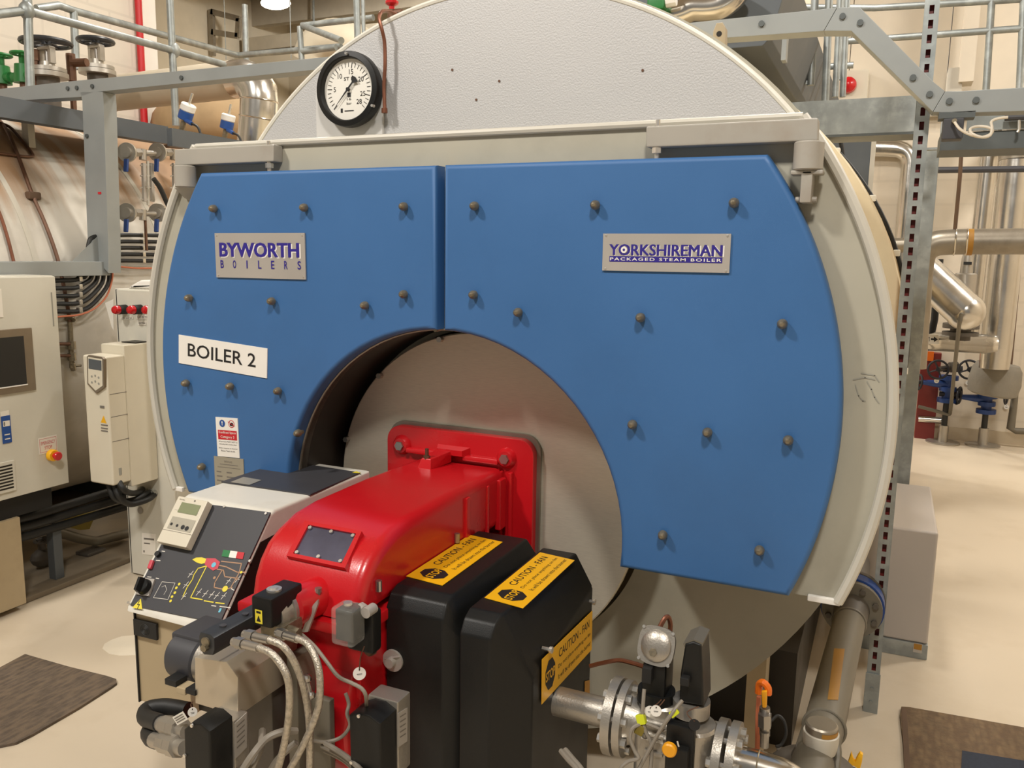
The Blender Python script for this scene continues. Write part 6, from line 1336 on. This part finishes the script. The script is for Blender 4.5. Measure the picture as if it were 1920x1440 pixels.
def wire(x0, y0, x1, y1, Y, lab): p, q = at(x0, y0, Y), at(x1, y1, Y); obj('ceiling_wire', MB().cyl(V((q.x, Y, 6.2)), q, .005, seg=6), MT['galv'], label=lab, cat='wire')
wire(421, 0, 424, 112, 7.4, 'thin hanging wire crossing the open steel frame'); wire(546, 30, 546, 110, 7.4, 'thin hanging wire below the bright lamp')
obj('red_riser', MB().cyl(at(614, 46, 13.4), V((at(614, 46, 13.4).x, 13.4, 6.2)), .04, seg=10), MT['red_pipe'], label='thin red pipe on the far hall wall', cat='pipe')
lm = thing('bay_lamp', at(517, 8, 9.0), 'bright oval ceiling lamp at the top of the photo', 'lamp'); c = at(517, 6, 9.0)
obj('lens', MB().sph(c, .19, (1.1, .8, .36), 20), MT['lamp_glow'], lm); obj('housing', MB().box(c+V((-.22, -.12, .05)), c+V((.22, .12, .22)), .03), MT['pvc'], lm); obj('hanger', MB().box(c+V((.55, -.03, .12)), c+V((.95, .03, .18))).box(c+V((.62, -.03, .12)), c+V((.66, .03, .5))).cyl(c+V((0, 0, .2)), V((c.x, c.y, 6.2)), .012, seg=8), MT['galv_dark'], lm)

# ------------------------------------------------------------------ above and behind the boiler at the right
hd = thing('dark_duct', at(1430, 140, 4.5), 'dark grey sheet metal duct running back above the boiler at right', 'duct')
e = at(1428, 84, 3.9); f = at(1513, 208, 6.2)
X1 = -.295; 
zlo = at(1430, 86, 3.7).z
xr = at(1430, 86, 3.7).x
obj('casing', MB().hull([(xr-.55, 3.7, zlo), (xr, 3.7, zlo), (xr+.03, 3.7, zlo+.03), (xr+.10, 3.7, zlo+.30), (xr-.55, 3.7, zlo+.30), (xr-.55, 6.8, zlo), (xr, 6.8, zlo), (xr+.03, 6.8, zlo+.03), (xr+.10, 6.8, zlo+.30), (xr-.55, 6.8, zlo+.30)], .004), MT['catwalk_grey'], hd)
for x in (-.45,):
    obj('duct_support', MB().box((xr-.4, 4.6, 2.50), (xr-.36, 4.66, zlo+.01)), MT['galv_dark'], hd)
ar = thing('exhaust_pipe', at(1330, 20, 3.6), 'bent golden metal pipe at the top right of the dome', 'pipe'); obj('pipe', MB().tube([at(1235, 34, 3.6), at(1275, 27, 3.6), at(1300, 16, 3.6), at(1325, 16, 3.6), at(1350, 12, 3.6), at(1372, -4, 3.6), at(1385, -25, 3.6)], .055, 20, 4), MT['stainless'], ar)
t = thing('green_valve', at(1232, 20, 3.5), 'green valve body behind the top of the dome at right', 'valve'); c = at(1236, 6, 3.5); obj('body', MB().box(c-V((.045, .03, .03)), c+V((.03, .03, .03)), .012).cyl(c+V((0, 0, -.25)), c, .02, seg=8), MT['green'], t); obj('side_port', MB().cyl(c, c+V((.07, 0, .005)), .022, seg=10), MT['white'], t)
def pole(x0, x1, y1, Y, r, lab, m='galv', y0=-40): rail('steel_pole', [('pole', [at(x0, y0, Y), at(x1, y1, Y)])], r, lab, m, 'pole')
pole(1530, 1520, 160, 5.0, .020, 'leftmost of the galvanised poles right of the dark duct'); pole(1556, 1547, 200, 5.0, .020, 'second galvanised pole right of the dark duct'); pole(1577, 1566, 182, 5.4, .018, 'third galvanised pole right of the dark duct'); pole(1590, 1580, 182, 5.6, .018, 'rightmost of the galvanised poles right of the dark duct')
t = thing('pipe_bracket', at(1515, 150, 5.0), 'small galvanised bracket clamped on the leftmost pole', 'bracket'); 
for y in (140, 155): a_, c_ = at(1496, y, 5.0), at(1525, y, 5.0); obj('arm', MB().bar(a_, c_, .02, .02), MT['galv'], t)
obj('plate', MB().bar(at(1495, 136, 5.0), at(1494, 172, 5.0), .02, .03, (0, 1, 0)), MT['galv'], t)
t = thing('pipe_bracket', at(1540, 198, 5.0), 'small galvanised bracket at the foot of the second pole', 'bracket')
for y in (194, 203): a_, c_ = at(1522, y, 5.0), at(1549, y, 5.0); obj('arm', MB().bar(a_, c_, .02, .02), MT['galv'], t)
obj('plate', MB().bar(at(1523, 190, 5.0), at(1523, 214, 5.0), .02, .03, (0, 1, 0)), MT['galv'], t)
rail('handrail', [('rail', [at(1400, 12, 6.4), at(1640, 15, 6.4), at(1990, -6, 6.4)]), ('rail', [at(1575, 78, 6.4), at(1660, 72, 6.4), at(1990, 48, 6.4)]), ('post', [at(1862, -40, 6.4), at(1848, 182, 6.4)]), ('post', [at(1921, -40, 6.4), at(1911, 182, 6.4)]), ('end_post', [at(1583, -40, 6.4), at(1574, 150, 6.4)]), ('lower_rail', [at(1500, 128, 6.4), at(1600, 122, 6.4)]), ('brace', [at(1575, 80, 6.4), at(1585, 125, 6.4)])], .022, 'galvanised handrail across the upper right')
b = MB().box(at(1464, 113, 3.62), at(1477, 44, 3.62)+V((0, .06, 0))); obj('grey_upright', b, MT['galv_frame'], label='short grey upright standing on the dark duct', cat='post')
lt2 = thing('lagged_bend', at(1430, 20, 7.0), 'pale insulated bend above the frame beam at right', 'pipe'); obj('bend', MB().tube([at(1385, 42, 7), at(1405, 12, 7), at(1440, 4, 7), at(1470, 12, 7), at(1500, 40, 7)], .16, 16, 4), MT['insul_white'], lt2)
